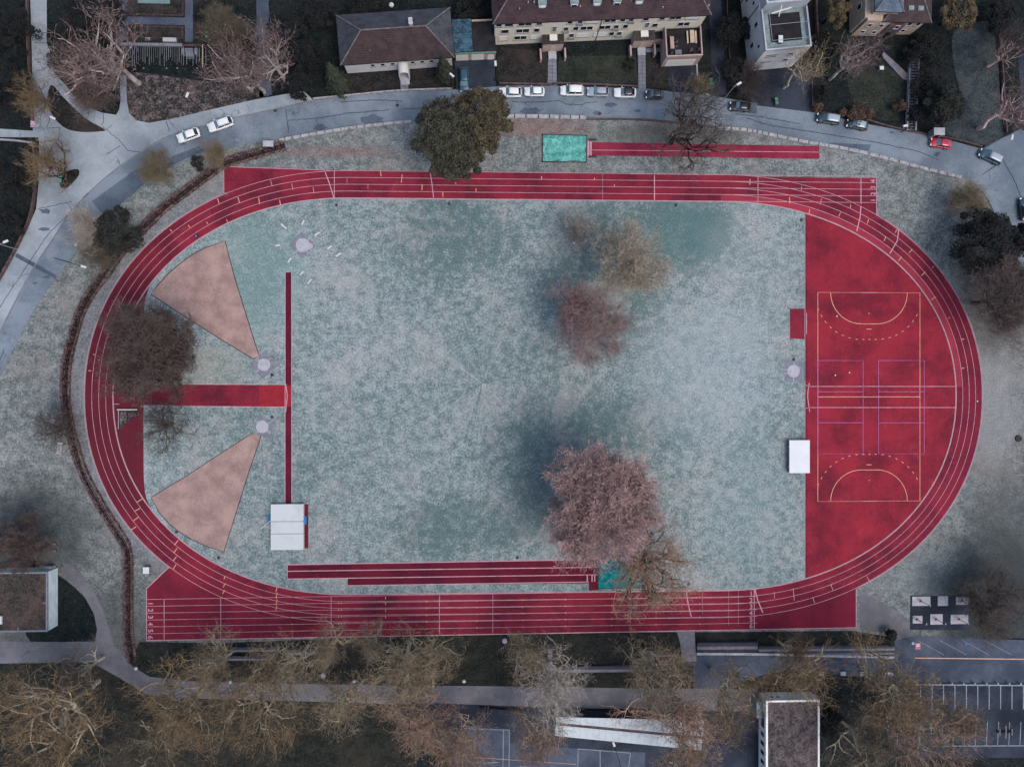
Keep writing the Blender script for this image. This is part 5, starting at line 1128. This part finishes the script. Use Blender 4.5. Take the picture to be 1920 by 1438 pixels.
# ------------------------------------------------------------------ sports equipment
def high_jump():
    a, b = G(507, 945, .8), G(569, 1031, .8); cx, cy = (a.x + b.x) / 2, (a.y + b.y) / 2; w_, d_ = b.x - a.x, a.y - b.y
    t = thing('high_jump_mat', 'large pale grey high jump mat below the vertical runway', 'jump mat', (cx, cy, 0)); t['label'] = 'large pale grey high jump mat below the vertical runway'
    pl_ = MB().box((cx + .25, cy, .06), (w_ + .9, d_ - .4, .1)).build('pallet', M['tartan_dark'], t)
    mt = N('mat_cover'); c_ = mt.mix(mt.ramp(mt.noise(.35, 4, .6, 1), .45, .75), albedo((196, 204, 208)), albedo((180, 188, 194))); mt = mt.done(c_, .6)
    ys = (cy - d_ / 2, cy - d_ / 2 + d_ * .355, cy - d_ / 2 + d_ * .62, cy + d_ / 2)
    for y0, y1 in zip(ys, ys[1:]): MB().box((cx, (y0 + y1) / 2, .46), (w_, y1 - y0 - .04, .68), 0, 0, .985).build('mat_section', mt, t)
    M['mat'] = mt
    for s, px, py in ((-1, 504, 973), (1, 573, 975)):
        c = G(px, py); u = thing('jump_stand', ('left' if s < 0 else 'right') + ' high jump stand with a blue base beside the mat', 'stand', (c.x, c.y, 0))
        MB().box((c.x, c.y, .16), (.45, 1.5, .12)).build('base', simple('blue_stand', (36, 120, 190), .5, .1, 1), u)
        MB().tube((c.x, c.y, .2), (c.x, c.y, 1.9), .045).build('upright', M['white'], u); MB().box((c.x - s * .12, c.y, 1.6), (.25, .06, .04)).build('bar_rest', M['steel'], u)
    c = G(500, 982); u = thing('crossbar', 'white crossbar leaning against the left side of the jump mat', 'crossbar', tuple(G(489, 990)))
    p0, p1 = G(489, 990, .05), G(507, 976, .9); MB().tube(p0, p1, .05).build('bar', M['white'], u); MB().tube(G(489, 990, .06), G(501, 986, .1), .04).build('stay', M['white'], u)
high_jump()
def cover_box():
    a, b = G(1480, 825, 1.2), G(1519, 887, 1.2); cx, cy, w_, d_ = (a.x + b.x) / 2, (a.y + b.y) / 2, b.x - a.x, a.y - b.y
    t = thing('covered_mat', 'clean white covered jump mat at the edge of the red court', 'jump mat', (cx, cy, 0))
    MB().box((cx, cy, .55), (w_ - .25, d_ - .2, .95)).build('mat', M['slab'], t); MB().box((cx, cy, 1.1), (w_, d_, .12), 0, 0, .97).build('lid', simple('white_cover', (222, 226, 232), .5, .04, .5), t)
    for s in (-1, 1): MB().box((cx - w_ / 2 - .12, cy + s * d_ * .3, .6), (.1, .3, .9)).build('side_strap', M['step'], t)
cover_box()
k = N('teal_tarpaulin'); c_ = k.mix(k.ramp(k.noise(.9, 6, .75, 1.2), .35, .65), albedo((34, 132, 128)), albedo((96, 176, 166))); vv = k.n('ShaderNodeTexVoronoi'); vv.feature = 'DISTANCE_TO_EDGE'; vv.inputs['Scale'].default_value = .45; k.l(k.pos, vv.inputs['Vector'])
c_ = k.mix(k.ramp(vv.outputs['Distance'], .05, .0, 0, .6), c_, albedo((130, 196, 186))); M['tarp'] = k.done(c_, .55, k.noise(1.2, 5, .7, 1), .25, .3)
M['tarp2'] = simple('dark_teal_tarpaulin', (12, 128, 134), .6, .35, .9, 3, bd=.05)
def pit(label, pts, mat, brd, edge):
    P = W(pts); cx = sum(p.x for p in P) / 4; cy = sum(p.y for p in P) / 4; t = thing('sand_pit', label, 'sandpit', (cx, cy, 0))
    m = MB()
    for i in range(4):
        a, b = P[i], P[(i + 1) % 4]; c = (a + b) / 2; m.box((c.x, c.y, .09), ((b - a).length + .3, .35, .18), math.atan2(b.y - a.y, b.x - a.x))
    m.build('border', brd, t)
    rr = random.Random(5); n, q = 26, 16; m = MB(); g_ = []
    for i in range(n + 1):
        for j in range(q + 1):
            u, v = i / n, j / q; p = (P[0] * (1 - u) + P[1] * u) * (1 - v) + (P[3] * (1 - u) + P[2] * u) * v
            e = min(u, 1 - u, v, 1 - v); m.v.append((p.x, p.y, .2 + (.12 * math.sin(u * 9 + v * 5) * math.sin(v * 13 - u * 6) + rr.uniform(-.03, .03)) * (1 if e > .02 else 0)))
    for i in range(n):
        for j in range(q): m.f.append((i * (q + 1) + j, (i + 1) * (q + 1) + j, (i + 1) * (q + 1) + j + 1, i * (q + 1) + j + 1)); m.mi.append(0)
    o = m.build('tarpaulin', mat, t); 
    if o.data.polygons[0].normal.z < 0: o.data.flip_normals()
    return t
pit('sandpit under a teal tarpaulin with dark border, north of the track', [(1018, 254), (1099, 256), (1098, 304), (1018, 303)], M['tarp'], M['border'], 0)
pit('sandpit under dark teal tarpaulin beneath the tan tree at the bottom', [(1123, 1045), (1215, 1043), (1215, 1100), (1122, 1102)], M['tarp2'], M['border'], 0)
for px, py, wh in ((1111, 263.5, 'upper'), (1111, 295, 'lower')):
    c = G(px, py); small('plank_bench', f'{wh} small dark plank bench beside the long jump take-off board', 'bench', (c.x, c.y, 0), 0, [('seat', M['border'], [(0, 0, .40, 1.35, .34, .05)]), ('leg', M['dark'], [(-.5, 0, .19, .06, .3, .37)]), ('leg', M['dark'], [(.5, 0, .19, .06, .3, .37)])])
# discus cage feet round the northern circle
cage = [((527, 420, 537, 429), None, 'north-western'), ((566, 422, 570, 413), (579, 422), 'northern'), ((590, 442, 599, 436), (605, 445), 'north-eastern'), ((614, 467, 622, 461), (631, 470), 'eastern'), ((630, 481, 639, 475), (645, 483), 'easternmost'),
        ((516, 461, 525, 460), (526, 468), 'western'), ((540, 492, 546, 484), (549, 497), 'south-western'), ((563, 516, 569, 509), (575, 524), 'southern'), ((577, 532, 584, 524), (587, 537), 'southernmost')]
for (x0, y0, x1, y1), e, wh in cage:
    a, b = G(x0, y0, .1), G(x1, y1, .1); t = thing('cage_post_foot', f'white {wh} post foot of the discus cage round the throwing circle', 'cage foot', (a.x, a.y, 0), 0, 'white feet of the discus cage')
    c = (a + b) / 2; MB().box((c.x, c.y, .1), ((b - a).length, .24, .2), math.atan2(b.y - a.y, b.x - a.x)).build('foot_bar', M['white'], t)
    if e:
        s_ = G(x0, y0, .1) if wh in ('south-western', 'southern', 'southernmost') and 0 else G(x1, y1, .1)
        if wh in ('southern', 'southernmost'): s_ = G(x0, y0, .1)
        MB().tube(s_, G(*e, .1), .035).build('guy_rod', M['steel'], t)
t = thing('kerb_rail', 'white metal corner rail inside the western bend', 'rail', tuple(G(222, 768)))
m = MB().tube(G(220, 768, .5), G(257, 768, .5), .11); m.build('top_bar', M['white'], t); MB().tube(G(222, 769, .5), G(222, 804, .5), .06).build('side_bar', M['steel'], t)
for p in ((221, 768), (256, 768), (222, 803)): q = G(*p); MB().tube((q.x, q.y, 0), (q.x, q.y, .5), .05).build('post', M['steel'], t)
tag(MB().flat(W([(224, 771), (262, 770), (262, 776), (240, 790), (225, 806)]), .066).build('leaf_drift', M['litter']), kind='structure')
# small football goals on the right
for (pts, wh) in ((((1897, 741), (1921, 740), (1921, 758), (1898, 760)), 'upper'), (((1900, 867), (1925, 864), (1925, 890), (1904, 890)), 'lower')):
    t = thing('football_goal', f'{wh} small metal goal frame on the grass at the right edge', 'goal', tuple(G(*pts[0]))); P = [G(a, b, 0) for a, b in pts]
    m = MB(); top = [p + UP * 1.6 for p in P[:2]]
    for a, b in ((P[0], top[0]), (P[1], top[1]), (top[0], top[1])): m.tube(a, b, .06)
    m.build('goal_frame', M['steel'], t); m = MB()
    for a, b in ((P[3], P[2]), (P[0], P[3]), (P[1], P[2]), (top[0], P[3]), (top[1], P[2])): m.tube(a, b, .035)
    m.build('rear_brace', M['steel'], t)
c = G(1909, 822); t = thing('tree_stump', 'dark oval pit-like stump on the grass at the right edge', 'stump', (c.x, c.y, 0)); MB().tube((c.x, c.y, 0), (c.x, c.y, .25), .7, .62, 12).build('wood', M['border'], t)
# workout pads
base = MB().prism([tuple(p[:2]) for p in W([(1707, 1116), (1820, 1118), (1820, 1181), (1706, 1180)])], 0, .05).build('workout_ground', M['dark_asphalt']); tag(base, kind='structure')
M['padr'] = simple('red_machine_paint', (150, 60, 62), .5, .1, 1)
for i, (x0, y0, x1, y1, wh, mach) in enumerate(((1710, 1118, 1744, 1135, 'upper left', 1), (1758, 1117, 1777, 1135, 'upper middle', 0), (1792, 1119, 1816, 1133, 'upper right', 1), (1711, 1154, 1729, 1168, 'lower left', 1), (1744, 1151, 1767, 1170, 'lower middle', 1), (1782, 1152, 1815, 1169, 'lower right', 1))):
    a, b = G(x0, y0), G(x1, y1); cx, cy = (a.x + b.x) / 2, (a.y + b.y) / 2
    t = thing('workout_pad', f'{wh} pale rubber pad of the outdoor gym', 'gym pad', (cx, cy, .05), 0, 'pale pads of the outdoor gym'); MB().box((cx, cy, .08), (b.x - a.x, a.y - b.y, .06)).build('mat', M['slab_lt'], t)
    if mach:
        u = thing('exercise_machine', f'steel exercise machine with a red seat on the {wh} gym pad', 'exercise machine', (cx, cy, .11)); q = Vector((cx, cy, .11))
        MB().tube(q + Vector((.3, -.2, 0)), q + Vector((.3, -.2, 1.9)), .06).build('post', M['dark'], u); m = MB(); m.tube(q + Vector((.3, -.2, 1.5)), q + Vector((-.5, .2, .6)), .045); m.tube(q + Vector((.3, -.2, 1.8)), q + Vector((.9, -.4, 1.5)), .045); m.build('arm', M['blue_m'], u)
        MB().box(q + Vector((-.45, .2, .5)), (.45, .4, .08), .4).build('seat', M['padr'], u); MB().box(q + Vector((.9, -.45, 1.45)), (.12, .35, .1)).build('handle', M['white'], u)

# ------------------------------------------------------------------ lamps, signs, bins
def street_lamp(label, bx, by, hx, hy, h=7.2, arm=None):
    b = G(bx, by); hd = G(hx, hy, h); t = thing('street_lamp', label, 'street lamp', (b.x, b.y, 0))
    MB().tube((b.x, b.y, 0), (b.x, b.y, h - .3), .09, .06, 8).build('pole', M['dark'] if arm is None else M[arm], t); d = hd - Vector((b.x, b.y, h))
    if d.length > .3: MB().tube((b.x, b.y, h - .3), hd - d.normalized() * .3, .05).build('arm', M['dark'] if arm is None else M[arm], t)
    ang = math.atan2(d.y, d.x) if d.length > .3 else 1.2
    MB().box((hd.x, hd.y, h), (1.0, .42, .16), ang, 0, .8).build('lamp_head', M['white'], t)
street_lamp('street lamp among the leaf litter above the western pavement', 378, 206, 351, 178)
street_lamp('street lamp in front of the white house right corner', 847, 167, 847, 141)
street_lamp('street lamp between garage and yellow building', 928, 152, 929, 119)
street_lamp('street lamp leaning over the leaning tree by the tall block', 1352, 192, 1386, 157, 8.0, 'steel')
street_lamp('pale street lamp with long arm at the eastern driveway mouth', 1846, 275, 1898, 257, 8.0, 'steel')
street_lamp('street lamp at the foot of the garden stairs', 1690, 248, 1698, 236, 5)
street_lamp('street lamp with long arm at the left dark yard', 33, 468, 10, 453, 5.5, 'steel')
street_lamp('white street lamp on the verge beside the western road', 133, 493, 156, 500, 6)
street_lamp('white lamp at the corner of the northern street', 110, 231, 98, 221, 5.5, 'steel')
street_lamp('lamp on a dark bent pole over the sports court', 1164, 1440, 1151, 1395, 7, 'dark')
def globe_lamp(label, px, py):
    c = G(px, py, 3.2); t = thing('globe_lamp', label, 'park lamp', (c.x, c.y, 0), 0, 'globe lamps along the park path'); MB().tube((c.x, c.y, 0), (c.x, c.y, 3.0), .06, .05, 8).build('pole', M['dark'], t); MB().sphere((c.x, c.y, 3.2), .32, 12, 8, .7).build('globe', M['white'], t, True)
for px, py, wh in ((255, 1253, 'at the bend of the path'), (432, 1278, 'among the plane trees left of the stone benches'), (664, 1277, 'on the open stretch of path'), (870, 1277, 'right of the tall plane tree'), (1076, 1273, 'above the canopy, left of the middle bench end'), (142, 459, 'at the western road verge')): globe_lamp('round white globe lamp ' + wh, px, py)
for px, py, wh, z in ((608, 1263, 'left', 1.0), (811, 1260, 'right', 1.0), (946, 1199, 'small', .8)):
    c = G(px, py); t = thing('litter_bin', f'{wh} round grey litter bin under the plane trees', 'litter bin', (c.x, c.y, 0)); MB().tube((c.x, c.y, 0), (c.x, c.y, z), .38, .45, 12).build('barrel', M['steel'], t); MB().tube((c.x, c.y, z), (c.x, c.y, z + .06), .48, .4, 12).build('lid', M['slab_lt'], t)
M['green_b'] = simple('green_bin_plastic', (62, 104, 88), .6, .1, 1)
for px, py, wh in ((1333, 150, 'upper'), (1334, 157, 'middle'), (1335, 168, 'lower')):
    c = G(px, py, 1); small('wheelie_bin', f'{wh} green wheelie bin in the alley beside the yellow building', 'bin', (c.x, c.y, .02), 0, [('container', M['green_b'], [(0, 0, .5, .6, .55, 1.0)]), ('lid', M['green_b'], [(0, 0, 1.05, .66, .62, .07)]), ('wheel', M['black'], [(-.25, .3, .1, .08, .2, .2)]), ('wheel', M['black'], [(.25, .3, .1, .08, .2, .2)])])
for px, py, wh in ((1456, 186, 'upper'), (1457, 193, 'lower')):
    c = G(px, py, 1); small('wheelie_bin', f'{wh} bright green bin on the tall block driveway', 'bin', (c.x, c.y, .04), .4, [('container', M['green_b'], [(0, 0, .45, .5, .5, .9)]), ('lid', M['green_m'], [(0, 0, .93, .58, .56, .06)])])
def cabinet(label, px, py, w_, d_, h_, mat, name='utility_cabinet', cat='cabinet'):
    c = G(px, py, h_); small(name, label, cat, (c.x, c.y, .03), 0, [('body', M['step'], [(0, 0, h_ / 2, w_ * .92, d_ * .9, h_)]), ('lid', mat, [(0, 0, h_ + .04, w_, d_, .08)]), ('door', M['dark'], [(0, -d_ * .45 - .01, h_ / 2, w_ * .4, .03, h_ * .8)])])
cabinet('pale grey utility cabinet at the kerb beside the western lawn', 503, 270, 1.9, 1.1, 1.4, M['slab_lt'])
cabinet('small white cabinet at the corner of the bottom straight', 274, 1069, 1.1, 1.2, 1.1, M['white'])
cabinet('grey shelter roof above the red car', 1761, 247, 2.1, 1.4, 2.3, M['slab_lt'], 'bus_shelter', 'shelter')
cabinet('small white garden table on the dark lawn right of the birch', 1653, 128, .8, .7, .7, M['white'], 'garden_table', 'table')
cabinet('green and white play hut in the shade at the left edge', 20, 1016, 1.6, 1.1, 1.2, M['green_m'], 'play_hut', 'hut')
for px, py, wh in ((102, 788, 'upper'), (114, 840, 'lower')):
    c = G(px, py); small('stone_slab', f'{wh} pale stone slab bench in the grass west of the hedge', 'stone slab', (c.x, c.y, 0), -.15, [('slab', M['stone'], [(0, 0, .40, .9, 2.3, .14)]), ('support', M['step'], [(0, .8, .16, .7, .2, .33)]), ('support', M['step'], [(0, -.8, .16, .7, .2, .33)])])
for y in (1019, 1032): c = G(104, y); small('park_bench', ('upper' if y < 1025 else 'lower') + ' small pale bench in the dark grass at the left', 'bench', (c.x, c.y, 0), 0, [('seat', M['slab'], [(0, 0, .42, .7, .25, .05)]), ('leg', M['dark'], [(-.3, 0, .2, .05, .2, .4)]), ('leg', M['dark'], [(.3, 0, .2, .05, .2, .4)])])
def sign(label, px, py, w_, h_, z, rgb, lines=(), back=False, rz=0):
    c = G(px, py, z); t = thing('sign_board', label, 'sign', (c.x, c.y, 0), rz); b0 = base_of(t)
    MB().tube((c.x, c.y - .0, 0), (c.x, c.y, z), .05).build('post', M['steel'], t); m = MB(); m.v = []; 
    bd = MB().box((c.x, c.y - .1, z), (w_, h_, .06)).build('board', simple('sign_face', rgb, .5, .08, 1), t)
    if lines:
        q = MB()
        for i, wd in enumerate(lines): q.box((c.x, c.y - .1 + h_ * (.32 - i * .16), z + .035), (w_ * wd, h_ * .07, .01))
        q.build('sign_panel', M['shutter'], bd)
sign('pink and white sign board at the western side street', 62, 232, .9, 1.2, 2.6, (176, 140, 160), (.7, .5, .7))
sign('green sign board on the traffic island', 112, 331, .6, 2.0, 2.6, (84, 160, 140), (.6, .6, .5))
sign('pink and white sign board at the end of the bleachers', 1721, 1210, 1.0, 1.2, 2.6, (186, 120, 134), (.7, .6, .7))
sign('round blue-white sign disc beside the pink board at the bleachers', 1712, 1205, .5, .5, 2.6, (140, 170, 184))
sign('small blue disabled parking sign above the sloped stalls', 1811, 1206, .5, .5, 2.2, (70, 110, 150))
sign('pale blue disc sign beside the pink board at the western street', 70, 235, .55, .55, 2.4, (150, 176, 190))
# manhole covers in the road
for i, (px, py) in enumerate(((516, 208), (322, 306), (745, 198), (1124, 214), (1500, 185))):
    c = G(px, py); o = MB().flat([(c.x + .32 * math.cos(j * PI / 8), c.y + .32 * math.sin(j * PI / 8)) for j in range(16)], .073).build('drain_cover', M['border']); tag(o, kind='structure')
# vehicle stops between parking rows
for i in range(14):
    c = G(1716 + i * 21.4, 1279); small('parking_bollard', ('leftmost' if i == 0 else 'rightmost visible' if i == 9 else f'{["", "second", "third", "fourth", "fifth", "sixth", "seventh", "eighth", "ninth"][i] if i < 9 else "hidden"}') + ' white bollard along the head of the parking stalls', 'bollard', (c.x, c.y, .03), 0, [('post', M['slab'], [(0, 0, .4, .22, .22, .8)]), ('cap', M['line_w'], [(0, 0, .84, .3, .5, .08)])], 'white bollards along the parking stalls') if i < 10 else None
c = G(1883, 1370); small('bicycle_rack', 'dark bicycle rack with pale hoops in the lower parking row', 'bicycle rack', (c.x, c.y, .04), 0, [('base_rail', M['dark'], [(0, 0, .05, 3.2, .5, .1)]), *[('hoop', M['steel'], [(x, 0, .45, .06, 2.4 - abs(x), .06)]) for x in (-1.2, 0, 1.2)], *[('hoop_leg', M['steel'], [(x, 1.0, .22, .06, .06, .45)]) for x in (-1.2, 0, 1.2)]])
# garden stairs
a, b = G(1712, 112), G(1706, 246); t = thing('garden_stairs', 'long straight garden stairs with pale stringers climbing from the road', 'stairs', (b.x, b.y, 0)); n = 26
m = MB()
for i in range(n):
    f = i / n; p = b.lerp(a, f + .5 / n); m.box((p.x, p.y, .03 + f * .6), (1.3, (a.y - b.y) / n * .55, .12 + f * .3))
m.build('step', M['step'], t)
for s in (-1, 1): MB().box(((a.x + b.x) / 2 + s * .85, (a.y + b.y) / 2, .3), ((a - b).length, .25, .7), math.atan2(a.y - b.y, a.x - b.x)).build('stringer', M['stone'], t)
# power-line style pole lying over the bottom left trees
c0, c1 = G(119, 1243, 9), G(117, 1330, 9); t = thing('timber_beam', 'tall pale mast standing among the bottom left plane branches', 'mast', tuple(G(119, 1240)))
MB().tube(G(119, 1240), G(117, 1330, 20), .2, .14).build('mast_pole', M['slab'], t)
# bushes and rocks
for px, py, wh, z in ((734, 11, 'white round stone in the garden above the white house', .5), (701, 15, 'smaller white stone beside it above the white house', .35)):
    c = G(px, py); t = thing('garden_stone', wh, 'stone', (c.x, c.y, 0)); MB().sphere((c.x, c.y, z * .5), z, 9, 6, .6).build('stone', M['white'], t, True)

for px, py, wh in ((1568, 593, 'inside the upper goal arc of the red court'), (1565, 703.5, 'in the left violet rectangle of the red court'), (1591.5, 698.5, 'in the left violet rectangle, slightly right and above the other'), (1831, 752, 'in the outer lane of the eastern bend')):
    c = G(px, py); t = thing('ball', 'small white ball lying ' + wh, 'ball', (c.x, c.y, .06)); t2 = MB().sphere((c.x, c.y, .06 + .15), .15, 10, 7).build('shell', M['bright'], t, True)
cabinet('white box under the olive-brown bare tree', 1169, 508, .9, 1.0, .9, M['white'], 'equipment_box', 'box')
cabinet('tiny white box at the foot of the small pale round tree', 1076, 456, .5, .4, .5, M['white'], 'equipment_box', 'box')
# ------------------------------------------------------------------ people
def person(name, label, px, py, rz, jacket, legs, pose='run', skin=(190, 150, 130), hair=(40, 32, 30)):
    c = G(px, py, .8); t = thing(name, label, 'person', (0, 0, 0))
    if pose == 'run':
        J = [((0, 0, .98), .13), ((.02, 0, 1.2), .14), ((.07, 0, 1.42), .15), ((.10, 0, 1.52), .055), ((.13, 0, 1.62), .095), ((.14, 0, 1.72), .085),
             ((.0, .10, .90), .09), ((.30, .11, .66), .075), ((.10, .11, .32), .05), ((.18, .11, .26), .035), ((0, -.10, .90), .09), ((-.10, -.11, .52), .075), ((-.42, -.11, .32), .05), ((-.46, -.11, .24), .035),
             ((.06, .20, 1.40), .055), ((-.12, .25, 1.17), .045), ((.06, .24, 1.04), .032), ((.13, .23, 1.05), .03), ((.06, -.20, 1.40), .055), ((.0, -.26, 1.14), .045), ((.22, -.2, 1.22), .032), ((.29, -.19, 1.25), .03)]
    else:
        J = [((0, 0, .95), .13), ((0, 0, 1.2), .14), ((.02, 0, 1.42), .15), ((.04, 0, 1.52), .055), ((.06, 0, 1.62), .095), ((.06, 0, 1.72), .085),
             ((.0, .10, .88), .09), ((.12, .11, .48), .07), ((.06, .11, .10), .045), ((.18, .11, .05), .035), ((0, -.10, .88), .09), ((-.04, -.11, .48), .07), ((-.20, -.11, .10), .045), ((-.10, -.11, .05), .035),
             ((.02, .20, 1.40), .055), ((.0, .25, 1.12), .045), ((.12, .24, .92), .032), ((.15, .24, .86), .03), ((.02, -.20, 1.40), .055), ((-.04, -.25, 1.12), .045), ((.06, -.24, .90), .032), ((.09, -.24, .84), .03)]
    E = [(0, 1), (1, 2), (2, 3), (3, 4), (4, 5), (0, 6), (6, 7), (7, 8), (8, 9), (0, 10), (10, 11), (11, 12), (12, 13), (2, 14), (14, 15), (15, 16), (16, 17), (2, 18), (18, 19), (19, 20), (20, 21)]
    def skin_mesh(nm, idx, grow, mat, sub=1):
        mp = {o: i for i, o in enumerate(idx)}; me = bpy.data.meshes.new(nm); me.from_pydata([J[i][0] for i in idx], [(mp[a], mp[b]) for a, b in E if a in mp and b in mp], [])
        o = bpy.data.objects.new(nm, me); COL.objects.link(o); o.modifiers.new('s', 'SKIN'); me.skin_vertices if False else None
        if not me.skin_vertices: pass
        for i, k_ in enumerate(idx): me.skin_vertices[0].data[i].radius = (J[k_][1] + grow,) * 2
        me.skin_vertices[0].data[0].use_root = True; ss = o.modifiers.new('u', 'SUBSURF'); ss.levels = sub; ss.render_levels = sub
        me.materials.append(mat)
        bpy.context.view_layer.update(); dg = bpy.context.evaluated_depsgraph_get(); m2 = bpy.data.meshes.new_from_object(o.evaluated_get(dg)); bpy.data.objects.remove(o); m2.name = nm
        q = bpy.data.objects.new(nm, m2); COL.objects.link(q); q.parent = t; m2.materials.clear(); m2.materials.append(mat); return q
    try:
        skin_mesh('body', list(range(22)), 0, simple('skin', skin, .7, .05, 2), 2)
        skin_mesh('jacket', [1, 2, 14, 15, 16, 18, 19, 20], .03, simple('jacket_cloth', jacket, .8, .08, 3)); skin_mesh('trousers', [0, 6, 7, 8, 10, 11, 12], .025, simple('trouser_cloth', legs, .8, .08, 3))
    except Exception as ex: print('PERSON', ex)
    h = J[5][0]; MB().sphere((h[0] - .02, h[1], h[2] + .02), .115, 10, 7).build('hair', simple('hair', hair, .8, .1, 3), t, True)
    for k_ in (9, 13): p = J[k_][0]; MB().box((p[0] + .05, p[1], p[2] - .0), (.27, .1, .09)).build('shoe', M['black'], t)
    t.location = (c.x, c.y, .06 - (.2 if pose == 'run' else 0)); t.rotation_euler = (0, 0, rz); return t
person('person', 'runner in a bright blue jacket in the inner lane of the western bend', 369, 443, R(205), (30, 90, 200), (24, 40, 90))
person('person', 'person in dark jacket and pale trousers walking above the bleachers', 1480, 1205, R(-40), (40, 36, 48), (180, 150, 160), 'walk')
